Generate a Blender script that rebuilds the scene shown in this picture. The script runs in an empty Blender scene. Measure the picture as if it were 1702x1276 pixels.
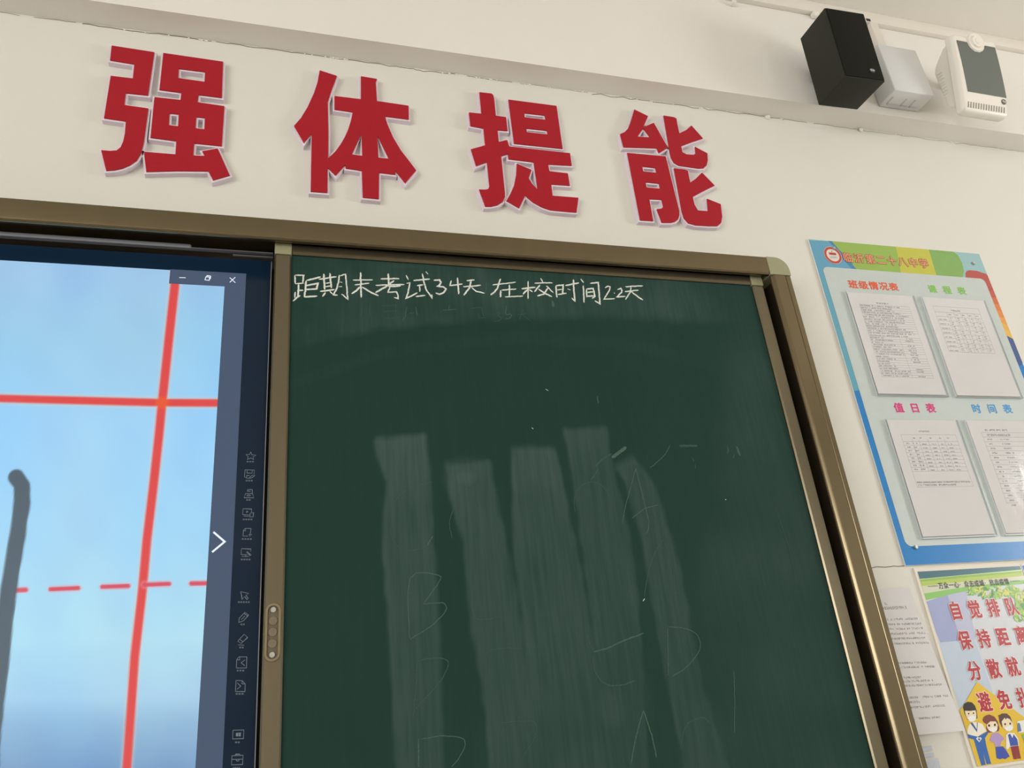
import bpy, bmesh, math, random
import numpy as np
from mathutils import Vector, Matrix
from mathutils.geometry import tessellate_polygon

random.seed(7)
SC = bpy.context.scene
COL = SC.collection

# ------------------------------------------------------------------ camera
W, H, FPX = 1702.0, 1276.0, 1294.4
YAW, PIT, ROL = 0.31048405, 0.41368804, -0.10512706
CAM = Vector((0.0, -1.5, 1.25))
_f = Vector((math.sin(YAW)*math.cos(PIT), math.cos(YAW)*math.cos(PIT), math.sin(PIT)))
_r0 = Vector((math.cos(YAW), -math.sin(YAW), 0.0))
_u0 = _r0.cross(_f)
RIGHT = math.cos(ROL)*_r0 + math.sin(ROL)*_u0
UP = -math.sin(ROL)*_r0 + math.cos(ROL)*_u0
FWD = _f
cam = bpy.data.cameras.new('camera')
cam.sensor_fit = 'HORIZONTAL'
cam.sensor_width = 36.0
cam.lens = 36.0*FPX/W
cam.clip_start = 0.02
cam_ob = bpy.data.objects.new('camera', cam)
COL.objects.link(cam_ob)
cam_ob.matrix_world = Matrix(((RIGHT.x, UP.x, -FWD.x, CAM.x), (RIGHT.y, UP.y, -FWD.y, CAM.y),
                              (RIGHT.z, UP.z, -FWD.z, CAM.z), (0, 0, 0, 1)))
SC.camera = cam_ob

# ------------------------------------------------------------------ world, exposure, light
SC.view_settings.view_transform = 'Standard'
SC.view_settings.look = 'None'
SC.view_settings.gamma = 1.0
SC.view_settings.use_curve_mapping = False
SC.view_settings.exposure = 0.0
world = bpy.data.worlds.new('world')
SC.world = world
world.use_nodes = True
world.node_tree.nodes['Background'].inputs[0].default_value = (0.75, 0.82, 0.9, 1)
world.node_tree.nodes['Background'].inputs[1].default_value = 0.6

def window_light(name, loc, rot, sx, sy, power, col):
    l = bpy.data.lights.new(name, 'AREA')
    l.shape = 'RECTANGLE'; l.size = sx; l.size_y = sy; l.energy = power; l.color = col
    o = bpy.data.objects.new(name, l)
    o.location = loc; o.rotation_euler = rot
    COL.objects.link(o)
    return o
ROOM_L, ROOM_R, ROOM_B, CEIL = -5.0, 4.6, -9.8, 3.275
WIN_Y = [-3.95, -6.2, -8.45]          # centres of the daylight windows in the left wall
for y in WIN_Y:
    window_light('daylight', (ROOM_L-0.16, y, 1.85), (0, -math.pi/2, 0), 2.35, 2.1, 128.0, (1.0, 0.985, 0.96))
CORR_Y = [-1.80, -6.6]               # corridor windows in the right wall
for y in CORR_Y:
    window_light('corridor_daylight', (ROOM_R+0.16, y, 1.91), (0, math.pi/2, 0), 1.15, 1.5, 96.0, (1.0, 0.985, 0.96))

# ------------------------------------------------------------------ helpers
def at(px, py, Y=0.0):
    """point on the plane y = Y that the calibrated photograph shows at a pixel"""
    v = (px-W/2)/FPX*RIGHT - (py-H/2)/FPX*UP + FWD
    return CAM + v*((Y-CAM.y)/v.y)

def crop(ox, oy, s):
    return lambda pts: [(ox+x/s, oy+y/s) for x, y in pts]

def proj(P):
    v = P - np.array(CAM)
    z = v @ np.array(FWD)
    return W/2+FPX*(v @ np.array(RIGHT))/z, H/2-FPX*(v @ np.array(UP))/z

def lin(r, g, b):
    f = lambda c: (c/255/12.92) if c/255 <= 0.04045 else ((c/255+0.055)/1.055)**2.4
    return (f(r), f(g), f(b), 1.0)

def mat(name, col, rough=0.6, metal=0.0, spec=0.5, emit=None, noise=None, bump=None, attr=None, coat=0.0, trans=0.0, alpha=1.0):
    m = bpy.data.materials.new(name)
    m.use_nodes = True
    nt = m.node_tree
    b = nt.nodes['Principled BSDF']
    b.inputs['Base Color'].default_value = col
    b.inputs['Roughness'].default_value = rough
    b.inputs['Metallic'].default_value = metal
    b.inputs['Specular IOR Level'].default_value = spec
    b.inputs['Coat Weight'].default_value = coat
    b.inputs['Transmission Weight'].default_value = trans
    b.inputs['Alpha'].default_value = alpha
    if emit:
        b.inputs['Emission Color'].default_value = col
        b.inputs['Emission Strength'].default_value = emit
        b.inputs['Base Color'].default_value = (0.01, 0.01, 0.012, 1)
    if noise or bump:
        tc = nt.nodes.new('ShaderNodeTexCoord')
    if noise:
        scale, amt, stretch = noise
        mp = nt.nodes.new('ShaderNodeMapping'); mp.inputs['Scale'].default_value = stretch
        nz = nt.nodes.new('ShaderNodeTexNoise'); nz.inputs['Scale'].default_value = scale; nz.inputs['Detail'].default_value = 4
        rp = nt.nodes.new('ShaderNodeMapRange')
        rp.inputs['From Min'].default_value = 0.3; rp.inputs['From Max'].default_value = 0.7
        rp.inputs['To Min'].default_value = 1-amt; rp.inputs['To Max'].default_value = 1+amt
        mx = nt.nodes.new('ShaderNodeVectorMath'); mx.operation = 'SCALE'
        mx.inputs[0].default_value = col[:3]
        nt.links.new(tc.outputs['Object'], mp.inputs['Vector'])
        nt.links.new(mp.outputs['Vector'], nz.inputs['Vector'])
        nt.links.new(nz.outputs['Fac'], rp.inputs['Value'])
        nt.links.new(rp.outputs['Result'], mx.inputs['Scale'])
        nt.links.new(mx.outputs['Vector'], b.inputs['Base Color'])
    if bump:
        scale, dist = bump
        nz = nt.nodes.new('ShaderNodeTexNoise'); nz.inputs['Scale'].default_value = scale; nz.inputs['Detail'].default_value = 3
        bp = nt.nodes.new('ShaderNodeBump'); bp.inputs['Distance'].default_value = dist; bp.inputs['Strength'].default_value = 0.6
        nt.links.new(tc.outputs['Object'], nz.inputs['Vector'])
        nt.links.new(nz.outputs['Fac'], bp.inputs['Height'])
        nt.links.new(bp.outputs['Normal'], b.inputs['Normal'])
    return m

_flat = {}
def printed(rgb, rough=0.35):
    """ink of one colour on a print"""
    k = (tuple(rgb), rough)
    if k not in _flat:
        _flat[k] = mat('ink', lin(*rgb), rough, spec=0.4, noise=(60, 0.015, (1, 1, 1)))
    return _flat[k]

OFF = {}
class MB:
    def __init__(s): s.v = []; s.f = []; s.m = []
    def add(s, vs, fs, mi=0):
        n = len(s.v)
        s.v += [tuple(p) for p in vs]
        s.f += [tuple(i+n for i in f) for f in fs]
        s.m += [mi]*len(fs)
    def box(s, x0, x1, y0, y1, z0, z1, mi=0):
        s.add([(x, y, z) for x in (x0, x1) for y in (y0, y1) for z in (z0, z1)],
              [(0, 1, 3, 2), (4, 6, 7, 5), (0, 4, 5, 1), (2, 3, 7, 6), (0, 2, 6, 4), (1, 5, 7, 3)], mi)
    def rbox(s, x0, x1, y0, y1, z0, z1, r, seg=3, mi=0, M=None):
        bm = bmesh.new()
        bmesh.ops.create_cube(bm, size=1)
        for v in bm.verts:
            v.co = Vector(((x0+x1)/2+v.co.x*(x1-x0), (y0+y1)/2+v.co.y*(y1-y0), (z0+z1)/2+v.co.z*(z1-z0)))
        bmesh.ops.bevel(bm, geom=bm.edges[:], offset=r, segments=seg, affect='EDGES', profile=0.5)
        s.bm(bm, mi, M)
    def bm(s, bm, mi=0, M=None):
        bm.verts.index_update()
        vs = [(M @ v.co) if M else v.co.copy() for v in bm.verts]
        s.add(vs, [[v.index for v in f.verts] for f in bm.faces], mi)
        bm.free()
    def flat(s, loops, mi=0):
        """filled polygon with holes, loops of 3D points"""
        L = [[Vector(p) for p in l] for l in loops]
        pts = [p for l in L for p in l]
        tris = tessellate_polygon(L)
        out = []
        for t in tris:
            a, b, c = (pts[i] for i in t)
            n = (b-a).cross(c-a)
            out.append(t if n.y <= 0 else (t[0], t[2], t[1]))
        s.add(pts, out, mi)
    def slab(s, loops, y_front, y_back, mi=0):
        """polygon in the xz plane given as (x, z) loops, extruded in y"""
        F = [[(x, y_front, z) for x, z in l] for l in loops]
        s.flat(F, mi)
        n0 = len(s.v)
        B = MB(); B.flat([[(x, y_back, z) for x, z in l] for l in loops])
        s.add(B.v, [tuple(reversed(f)) for f in B.f], mi)
        for l in loops:
            k = len(l)
            vs = [(x, y_front, z) for x, z in l]+[(x, y_back, z) for x, z in l]
            s.add(vs, [(i, (i+1) % k, (i+1) % k+k, i+k) for i in range(k)], mi)
    def ribbon(s, pts, width, lift=0.0, taper=False, mi=0):
        """flat stroke of a pen or chalk in a plane facing -y with round-ish ends"""
        P = [Vector(p) for p in pts]
        if len(P) < 2: return
        n = len(P)
        Lf, Rt = [], []
        for i in range(n):
            d = (P[min(i+1, n-1)]-P[max(i-1, 0)])
            d.y = 0
            if d.length < 1e-9: d = Vector((1, 0, 0))
            d.normalize()
            t = Vector((-d.z, 0, d.x))
            w = width/2
            if i not in (0, n-1):
                d0 = (P[i]-P[i-1]); d0.y = 0
                if d0.length > 1e-9:
                    d0.normalize()
                    w = w/max(0.55, abs(t.dot(Vector((-d0.z, 0, d0.x)))))
            elif taper: w *= 0.5
            Lf.append(P[i]+t*w+Vector((0, -lift, 0))); Rt.append(P[i]-t*w+Vector((0, -lift, 0)))
        vs = Lf+Rt
        s.add(vs, [(i, i+1, i+1+n, i+n) for i in range(n-1)], mi)
    def tube(s, a, b, r0, r1=None, seg=16, caps=True, mi=0):
        a, b = Vector(a), Vector(b)
        r1 = r0 if r1 is None else r1
        d = (b-a).normalized()
        u = d.orthogonal().normalized(); w = d.cross(u)
        vs = []
        for p, r in ((a, r0), (b, r1)):
            for i in range(seg):
                t = 2*math.pi*i/seg
                vs.append(p+u*(r*math.cos(t))+w*(r*math.sin(t)))
        fs = [(i, (i+1) % seg, (i+1) % seg+seg, i+seg) for i in range(seg)]
        if caps: fs += [tuple(range(seg))[::-1], tuple(range(seg, 2*seg))]
        s.add(vs, fs, mi)
    def build(s, name, mats, parent=None, local=False, smooth=False):
        me = bpy.data.meshes.new(name)
        off = Vector((0, 0, 0))
        if parent is not None and not local: off = OFF.get(parent.name, off)
        me.from_pydata([tuple(Vector(p)-off) for p in s.v], [], s.f)
        ms = mats if isinstance(mats, (list, tuple)) else [mats]
        for m in ms: me.materials.append(m)
        if len(ms) > 1: me.polygons.foreach_set('material_index', s.m)
        bm = bmesh.new(); bm.from_mesh(me)
        if smooth:
            bmesh.ops.remove_doubles(bm, verts=bm.verts[:], dist=1e-6)
        bm.to_mesh(me); bm.free()
        if smooth:
            me.shade_smooth()
        o = bpy.data.objects.new(name, me)
        COL.objects.link(o)
        if parent is not None:
            o.parent = parent
            OFF[o.name] = Vector((0, 0, 0)) if local else off
        else:
            OFF[o.name] = Vector((0, 0, 0))
        return o

def auto_smooth(o, ang=35):
    me = o.data
    me.shade_smooth()
    bm = bmesh.new(); bm.from_mesh(me)
    bmesh.ops.remove_doubles(bm, verts=bm.verts[:], dist=1e-6)
    bmesh.ops.recalc_face_normals(bm, faces=bm.faces[:])
    for e in bm.edges:
        e.smooth = not (len(e.link_faces) == 2 and e.calc_face_angle(0) > math.radians(ang))
    bm.to_mesh(me); bm.free()

def thing(name, loc, label, cat, group=None, rot=(0, 0, 0)):
    o = bpy.data.objects.new(name, None)
    o.empty_display_size = 0.05
    o.location = loc; o.rotation_euler = rot
    COL.objects.link(o)
    tag(o, label, cat, group)
    OFF[o.name] = Vector(loc)
    return o
def tag(o, label, cat, group=None):
    o['label'] = label; o['category'] = cat
    if group: o['group'] = group
    return o
def struct(o):
    o['kind'] = 'structure'; return o
def note(o, label):
    o['label'] = label; return o

def glyph(ch, offset=0.0):
    """filled outline of one character in em units (0..1 square)"""
    cu = bpy.data.curves.new('glyph', 'FONT')
    cu.body = ch; cu.size = 1.0; cu.offset = offset; cu.resolution_u = 3
    o = bpy.data.objects.new('glyph', cu)
    COL.objects.link(o)
    dg = bpy.context.evaluated_depsgraph_get()
    me = o.evaluated_get(dg).to_mesh()
    vs = [(v.co.x, v.co.y) for v in me.vertices]
    fs = [tuple(p.vertices) for p in me.polygons]
    o.evaluated_get(dg).to_mesh_clear()
    bpy.data.objects.remove(o); bpy.data.curves.remove(cu)
    return vs, fs
_ref, _ = glyph('田')
_x0, _x1 = min(v[0] for v in _ref), max(v[0] for v in _ref)
_y0, _y1 = min(v[1] for v in _ref), max(v[1] for v in _ref)
_EM = (_x1-_x0)/0.80
_CX, _CY = (_x0+_x1)/2, (_y0+_y1)/2
def put_glyph(B, ch, cx, cz, Y, h, w, bold=0.0, mi=0):
    """one character centred at (cx, cz); weight added by laying the outline down a few times round a small circle"""
    vs, fs = glyph(ch)
    n = 0 if bold <= 0 else (8 if bold < .04 else 12)
    sh = [(0, 0)]+[(bold*math.cos(2*math.pi*k/n), bold*math.sin(2*math.pi*k/n)) for k in range(n)]
    for k, (dx, dy) in enumerate(sh):
        out = [(cx+((x-_CX)/_EM+dx)*w, Y-k*1e-6, cz+((y-_CY)/_EM+dy)*h) for x, y in vs]
        ff = []
        for f in fs:
            a, b, c = (Vector(out[i]) for i in f[:3])
            ff.append(f if (b-a).cross(c-a).y <= 0 else tuple(reversed(f)))
        B.add(out, ff, mi)
def put_text(name, text, c0, c1, Y, h, m, parent, w=None, bold=0.0, label=None):
    """each character a part of its own, centres evenly from c0 to c1, points (x, z), em height h"""
    w = w or h
    n = len(text)
    for i, ch in enumerate(text):
        t = i/(n-1) if n > 1 else 0
        B = MB()
        put_glyph(B, ch, c0[0]+(c1[0]-c0[0])*t, c0[1]+(c1[1]-c0[1])*t, Y, h, w, bold)
        o = B.build(name, m, parent)
        if label: note(o, label)

def rrect(x0, x1, z0, z1, r, seg=6):
    pts = []
    for cx, cz, a0 in ((x1-r, z1-r, 0), (x0+r, z1-r, 90), (x0+r, z0+r, 180), (x1-r, z0+r, 270)):
        for i in range(seg+1):
            a = math.radians(a0+90*i/seg)
            pts.append((cx+r*math.cos(a), cz+r*math.sin(a)))
    return pts

def area2(l): return sum(l[i][0]*l[(i+1) % len(l)][1]-l[(i+1) % len(l)][0]*l[i][1] for i in range(len(l)))/2
def inflate(l, d):
    """mitred offset of a closed (x, z) loop, outward for d > 0"""
    l = [p for i, p in enumerate(l) if math.dist(p, l[i-1]) > 1e-5]
    s = 1 if area2(l) > 0 else -1
    out = []
    n = len(l)
    for i in range(n):
        a, b, c = Vector(l[i-1]), Vector(l[i]), Vector(l[(i+1) % n])
        e0 = (b-a).normalized(); e1 = (c-b).normalized()
        n0 = Vector((e0.y, -e0.x))*s; n1 = Vector((e1.y, -e1.x))*s
        k = 1+n0.dot(n1)
        m = (n0+n1)/max(k, 0.35)
        out.append(tuple(b+m*d))
    return out

# ------------------------------------------------------------------ materials
M_WALL = mat('wall_paint', lin(219, 216, 207), 0.75, spec=0.25, noise=(1.6, 0.012, (1, 1, 1)), bump=(160, 0.0004))
M_BEAM = mat('beam_paint', lin(227, 223, 216), 0.75, spec=0.25, noise=(2.0, 0.012, (1, 1, 1)), bump=(120, 0.0005))
M_CEIL = mat('ceiling_paint', lin(230, 226, 217), 0.8, spec=0.2, noise=(1.5, 0.012, (1, 1, 1)))
M_PLASTER = mat('bare_plaster', lin(235, 232, 224), 0.9, spec=0.1, bump=(300, 0.001))
M_CRACK = mat('crack_shadow', lin(120, 108, 92), 0.95, spec=0.05)
M_FLOOR = mat('floor_tiles', lin(186, 180, 172), 0.35, noise=(3, 0.08, (1, 1, 1)))
M_BACKWALL = mat('back_wall_paint', lin(220, 218, 212), 0.8, spec=0.2)
M_WINFRAME = mat('window_frame', lin(225, 225, 222), 0.4)
M_RED = mat('red_acrylic', lin(165, 28, 40), 0.35, spec=0.2, noise=(8, 0.02, (1, 1, 1)))
M_FOAM = mat('white_foam_board', lin(228, 216, 226), 0.6, spec=0.3)
M_BRONZE = mat('bronze_anodised', lin(118, 106, 82), 0.2, metal=0.85, noise=(40, 0.03, (1, 1, 0.05)))
M_BRONZE2 = mat('bronze_slider', lin(117, 108, 88), 0.24, metal=0.8, noise=(40, 0.03, (1, 1, 0.05)))
M_CAP = mat('olive_plastic', lin(150, 148, 116), 0.5)
M_DARK = mat('track_black', lin(26, 24, 22), 0.6)
M_CHANNEL = mat('channel_brown', lin(58, 49, 34), 0.6)
M_RAIL = mat('dark_aluminium', lin(138, 140, 146), 0.35, metal=0.4)
M_GLASS = mat('black_glass', lin(20, 40, 62), 0.12, spec=0.22)
M_ICON = mat('grey_screen_print', lin(120, 134, 146), 0.4)
M_CHALK = mat('chalk', lin(214, 217, 209), 0.95, spec=0.05, noise=(420, 0.22, (1, 1, 1)))
M_GHOST = mat('rubbed_chalk', lin(76, 97, 88), 0.95, spec=0.05, noise=(300, 0.2, (1, 1, 1)))
M_FAINT = mat('faint_chalk', lin(64, 85, 76), 0.95, spec=0.05, noise=(300, 0.25, (1, 1, 1)))
M_PAPER = mat('paper', lin(212, 210, 210), 0.7, spec=0.2, noise=(14, 0.012, (1, 1, 1)))
M_PRINT = mat('toner', lin(96, 96, 98), 0.8)
M_PRINT2 = mat('toner_light', lin(150, 150, 153), 0.8)
M_BLACK = mat('black_vinyl', lin(48, 49, 43), 0.6, spec=0.15, bump=(500, 0.0003))
M_GRILLE = mat('black_grille_cloth', lin(29, 30, 26), 0.75, spec=0.1, bump=(900, 0.0006))
M_SILVER = mat('silver', lin(190, 190, 186), 0.3, metal=0.9)
M_WPLAST = mat('white_plastic', lin(233, 228, 218), 0.35, spec=0.4)
M_WBOX = mat('grey_white_plastic', lin(214, 214, 214), 0.4)
M_EMBOSS = mat('embossed_plastic', lin(190, 193, 194), 0.5)
M_SPKGRILLE = mat('grey_perforated_grille', lin(104, 110, 104), 0.55, metal=0.2)
M_SLOT = mat('vent_shadow', lin(150, 144, 132), 0.8)
M_DUCT = mat('cable_duct_plastic', lin(222, 216, 205), 0.5)
M_PEDGE = mat('pocket_edge_plastic', lin(206, 212, 214), 0.3)
M_ACRYL = mat('acrylic_edge', lin(220, 226, 224), 0.2)

def clear_mat(name, rough, tint=(1, 1, 1, 1), amount=0.06):
    m = bpy.data.materials.new(name); m.use_nodes = True
    nt = m.node_tree; nt.nodes.clear()
    out = nt.nodes.new('ShaderNodeOutputMaterial')
    tr = nt.nodes.new('ShaderNodeBsdfTransparent'); tr.inputs[0].default_value = tint
    gl = nt.nodes.new('ShaderNodeBsdfGlossy'); gl.inputs['Roughness'].default_value = rough
    mx = nt.nodes.new('ShaderNodeMixShader')
    lw = nt.nodes.new('ShaderNodeLayerWeight'); lw.inputs['Blend'].default_value = 0.5
    pw = nt.nodes.new('ShaderNodeMath'); pw.operation = 'POWER'; pw.inputs[1].default_value = 4.0
    fr = nt.nodes.new('ShaderNodeMath'); fr.operation = 'MULTIPLY_ADD'; fr.inputs[1].default_value = 0.9; fr.inputs[2].default_value = 0.045
    tc = nt.nodes.new('ShaderNodeTexCoord')
    nz = nt.nodes.new('ShaderNodeTexNoise'); nz.inputs['Scale'].default_value = 9
    bp = nt.nodes.new('ShaderNodeBump'); bp.inputs['Distance'].default_value = 0.004; bp.inputs['Strength'].default_value = 0.5
    nt.links.new(tc.outputs['Object'], nz.inputs['Vector'])
    nt.links.new(nz.outputs['Fac'], bp.inputs['Height'])
    nt.links.new(bp.outputs['Normal'], gl.inputs['Normal'])
    nt.links.new(bp.outputs['Normal'], lw.inputs['Normal'])
    nt.links.new(lw.outputs['Facing'], pw.inputs[0]); nt.links.new(pw.outputs[0], fr.inputs[0])
    nt.links.new(fr.outputs[0], mx.inputs[0])
    nt.links.new(tr.outputs[0], mx.inputs[1]); nt.links.new(gl.outputs[0], mx.inputs[2])
    nt.links.new(mx.outputs[0], out.inputs[0])
    return m
M_FILM = clear_mat('clear_film', 0.08)

# ------------------------------------------------------------------ the room
BEAM_Y, BEAM_Z = -0.068, 2.8425
b = MB(); b.box(ROOM_L-0.3, ROOM_R+0.3, 0, 0.2, 0, CEIL+0.1); struct(b.build('wall_front', M_WALL))
b = MB(); b.box(ROOM_L-0.3, ROOM_R+0.3, BEAM_Y, 0.0, BEAM_Z, CEIL)
struct(b.build('trim_1', M_BEAM))                                   # the concrete beam along the wall
b = MB(); b.box(ROOM_L-0.3, ROOM_R+0.3, ROOM_B-0.2, 0.2, CEIL, CEIL+0.12); struct(b.build('ceiling', M_CEIL))
b = MB(); b.box(ROOM_L-0.3, ROOM_R+0.3, ROOM_B-0.2, 0.2, -0.12, 0); struct(b.build('floor', M_FLOOR))
b = MB(); b.box(ROOM_L-0.3, ROOM_R+0.3, ROOM_B-0.2, ROOM_B, 0, CEIL); struct(b.build('wall_back', M_BACKWALL))
def side_wall(name, x0, x1, holes, z0, z1):
    b = MB()
    ys = [0.0]
    for y, hw in sorted(holes, reverse=True): ys += [y+hw, y-hw]
    ys.append(ROOM_B)
    for i in range(0, len(ys), 2): b.box(x0, x1, ys[i+1], ys[i], 0, CEIL)
    for y, hw in holes:
        b.box(x0, x1, y-hw, y+hw, 0, z0); b.box(x0, x1, y-hw, y+hw, z1, CEIL)
    return struct(b.build(name, M_BACKWALL))
side_wall('wall_left', ROOM_L-0.12, ROOM_L, [(y, 1.06) for y in WIN_Y], 0.65, 3.05)
side_wall('wall_right', ROOM_R, ROOM_R+0.12, [(y, 0.55) for y in CORR_Y], 1.2, 2.62)
k = 1
for xs, cs, hw, z0, z1 in ((ROOM_L-0.08, WIN_Y, 1.06, 0.65, 3.05), (ROOM_R+0.03, CORR_Y, 0.55, 1.2, 2.62)):
    for y in cs:
        b = MB()
        t = 0.045
        b.box(xs, xs+.05, y-hw, y-hw+t, z0, z1); b.box(xs, xs+.05, y+hw-t, y+hw, z0, z1)
        b.box(xs, xs+.05, y-hw+t, y+hw-t, z0, z0+t); b.box(xs, xs+.05, y-hw+t, y+hw-t, z1-t, z1)
        b.box(xs, xs+.05, y-t/2, y+t/2, z0+t, z1-t)
        struct(b.build('window_%d' % k, M_WINFRAME)); k += 1

# cracked joint between the beam and the wall: a ragged dark line and flakes of filler
rng = random.Random(3)
b = MB(); fl = MB()
x = -0.9
pts = []
while x < 2.75:
    base = 0.0015 if x < 0.1 else 0.003
    pts.append((x, -0.0006, BEAM_Z-0.0012-abs(rng.gauss(0, base))))
    x += rng.uniform(0.006, 0.03)
cuts = 0
seg = []
for p in pts:
    seg.append(p)
    if rng.random() < 0.10 and len(seg) > 3:
        b.ribbon(seg, rng.uniform(0.0009, 0.0022)); seg = []
if len(seg) > 1: b.ribbon(seg, 0.0015)
struct(b.build('trim_2', M_CRACK))
clusters = [(-0.35, .05, 8), (-0.22, .04, 7), (0.06, .05, 10), (0.12, .03, 6), (0.42, .06, 10), (0.50, .03, 8), (0.62, .05, 8), (0.78, .03, 7),
            (0.95, .08, 8), (1.25, .05, 4), (1.36, .008, 3), (1.70, .012, 4), (1.85, .02, 3), (2.2, .05, 3)]
def flake(B, c, r, rng):
    bm = bmesh.new(); bmesh.ops.create_icosphere(bm, subdivisions=1, radius=r)
    for v in bm.verts:
        v.co = Vector((v.co.x*rng.uniform(.6, 1.9), v.co.y*rng.uniform(.5, .9), v.co.z*rng.uniform(.4, 1.0)))+Vector(c)
    B.bm(bm)
for cx, sd, n in clusters:
    for _ in range(n):
        flake(fl, (cx+rng.gauss(0, sd/2), -0.001, BEAM_Z-0.002-abs(rng.gauss(0, .0015))), rng.uniform(.0012, .003), rng)
flake(fl, (1.365, -0.003, BEAM_Z-0.006), .009, rng); flake(fl, (1.70, -0.003, BEAM_Z-0.007), .008, rng)
struct(fl.build('trim_3', M_PLASTER))
# skim seam in the wall under the notice board, and ridge in the paint beside the poster
b = MB()
P = [(1.2056+i*0.012, -0.0007, 1.5032+0.0008*math.sin(i*1.7)+rng.gauss(0, .0003)) for i in range(16)]
b.ribbon(P, 0.0016)
struct(b.build('trim_4', M_CRACK))

# cable duct along the top of the beam
b = MB()
b.rbox(ROOM_L, ROOM_R, BEAM_Y-0.017, BEAM_Y, 3.2285, CEIL, 0.0015, 2)
o = b.build('trim_5', M_DUCT); struct(o); auto_smooth(o)

# ------------------------------------------------------------------ red characters over the board
LET_T, LET_R = 0.0135, 0.0165
def character(name, label, ox, oy, s, pieces, loc_px):
    C = crop(ox, oy, s)
    conv = lambda l: [(at(x, y, -LET_R).x, at(x, y, -LET_R).z) for x, y in C(l)]
    base = at(*loc_px, 0)
    t = thing(name, (base.x, 0, base.z), label, 'character', 'red raised characters above the board')
    wb, rb = MB(), MB()
    for outer, holes in pieces:
        o = conv(outer); hs = [conv(h) for h in holes]
        rb.slab([o]+hs, -LET_R, -LET_T)
        wb.flat([[(x, -LET_T, z) for x, z in l] for l in [o]+hs])
        for l, d in [(o, 0.0042)]+[(h, -0.0042) for h in hs]:
            l = [p for i, p in enumerate(l) if math.dist(p, l[i-1]) > 1e-5]
            m = inflate(l, d); k = len(l)
            vs = [(x, -LET_T, z) for x, z in l]+[(x, -LET_T, z) for x, z in m]+[(x, 0.0, z) for x, z in m]
            wb.add(vs, [(i, (i+1) % k, (i+1) % k+k, i+k) for i in range(k)]+[(i+k, (i+1) % k+k, (i+1) % k+2*k, i+2*k) for i in range(k)])
    note(wb.build('backing', M_FOAM, t), 'white foam backing edge')
    note(rb.build('face', M_RED, t), 'red glossy face')
    return t
character('wall_character', 'first red raised character from the left, above the screen', 150, 50, 4.5567, [
    ([(162,116),(485,166),(437,492),(268,474),(258,566),(440,592),(422,720),(405,850),(385,930),(350,985),(300,1020),(240,1045),(180,1058),(120,1062),(82,908),(150,914),(200,910),(230,885),(250,840),(262,780),(270,688),(104,664),(155,345),(322,365),(334,256),(150,226)], []),
    ([(553,172),(1006,238),(996,510),(820,488),(812,545),(1016,575),(996,876),(787,855),(780,948),(868,952),(848,916),(965,895),(1056,1098),(930,1134),(895,1066),(660,1064),(424,1070),(406,920),(645,940),(652,838),(456,812),(486,506),(684,528),(690,472),(524,450)],
     [[(670,290),(870,315),(865,390),(667,362)], [(600,628),(670,635),(665,727),(595,718)], [(803,656),(868,663),(864,750),(797,742)]])], (270, 290))
character('wall_character', 'second red raised character from the left, with tall person-shaped left stroke', 460, 100, 5.104, [
    ([(365,85),(510,132),(490,190),(470,240),(450,300),(433,352),(438,600),(438,800),(432,832),(470,800),(500,770),(540,715),(575,655),(605,590),(630,510),(645,438),(490,415),(490,302),(714,330),(714,135),(850,158),(840,185),(850,345),(1118,385),(1120,500),(918,474),(940,545),(985,650),(1050,760),(1120,850),(1182,932),(1090,1040),(1005,935),(1005,968),(868,952),(866,1175),(730,1162),(722,935),(585,915),(582,885),(500,975),(432,910),(430,1122),(288,1112),(296,622),(230,698),(147,555),(205,490),(260,400),(315,280),(345,190)],
     [[(718,625),(726,810),(637,798)], [(855,640),(952,835),(862,825)]])], (590, 330))
character('wall_character', 'third red raised character from the left, with box of two slits', 760, 140, 5.548, [
    ([(472,140),(915,198),(972,592),(525,545)], [[(617,264),(808,285),(816,326),(622,303)], [(635,405),(828,425),(836,462),(643,440)]]),
    ([(205,72),(315,84),(330,95),(340,130),(356,288),(450,302),(465,428),(372,420),(383,530),(460,512),(480,572),(1040,634),(1056,748),(838,736),(850,800),(1020,820),(1038,932),(866,920),(880,1026),(1118,1045),(1100,1180),(980,1170),(860,1158),(780,1130),(700,1085),(650,1045),(630,1020),(572,1140),(455,1072),(490,1010),(525,930),(545,830),(550,730),(685,788),(660,865),(690,915),(742,972),(706,716),(475,688),(468,640),(405,662),(440,1000),(440,1040),(420,1080),(370,1112),(310,1125),(260,1125),(202,968),(260,970),(285,965),(297,940),(275,715),(175,752),(127,598),(258,562),(243,405),(122,382),(108,258),(224,270)], [])], (870, 350))
character('wall_character', 'rightmost red raised character, made of four separate pieces', 1010, 170, 5.8, [
    ([(258,68),(390,132),(350,226),(352,236),(445,196),(580,435),(495,487),(475,440),(155,430),(122,305),(165,285),(195,255),(220,195),(240,130)], [[(345,250),(412,338),(288,328)]]),
    ([(190,486),(560,520),(690,1040),(692,1090),(680,1125),(650,1148),(610,1158),(525,1158),(475,1028),(520,1024),(538,1005),(522,936),(402,930),(440,1142),(315,1134)],
     [[(333,616),(462,630),(473,678),(343,664)], [(365,768),(497,780),(508,832),(376,818)]]),
    ([(540,126),(640,142),(664,155),(672,210),(692,298),(760,265),(808,222),(918,346),(820,378),(708,420),(722,480),(760,500),(830,505),(850,490),(843,428),(962,490),(965,560),(955,605),(925,632),(880,635),(760,618),(690,608),(640,580),(612,530),(600,480)], []),
    ([(640,634),(740,645),(775,660),(785,720),(797,772),(850,735),(910,676),(1032,800),(940,845),(820,908),(838,985),(870,1040),(960,1048),(968,1040),(958,928),(1090,980),(1105,1100),(1095,1160),(1060,1190),(980,1190),(850,1182),(780,1162),(735,1110),(715,1040)], [])], (1130, 375))

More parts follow.
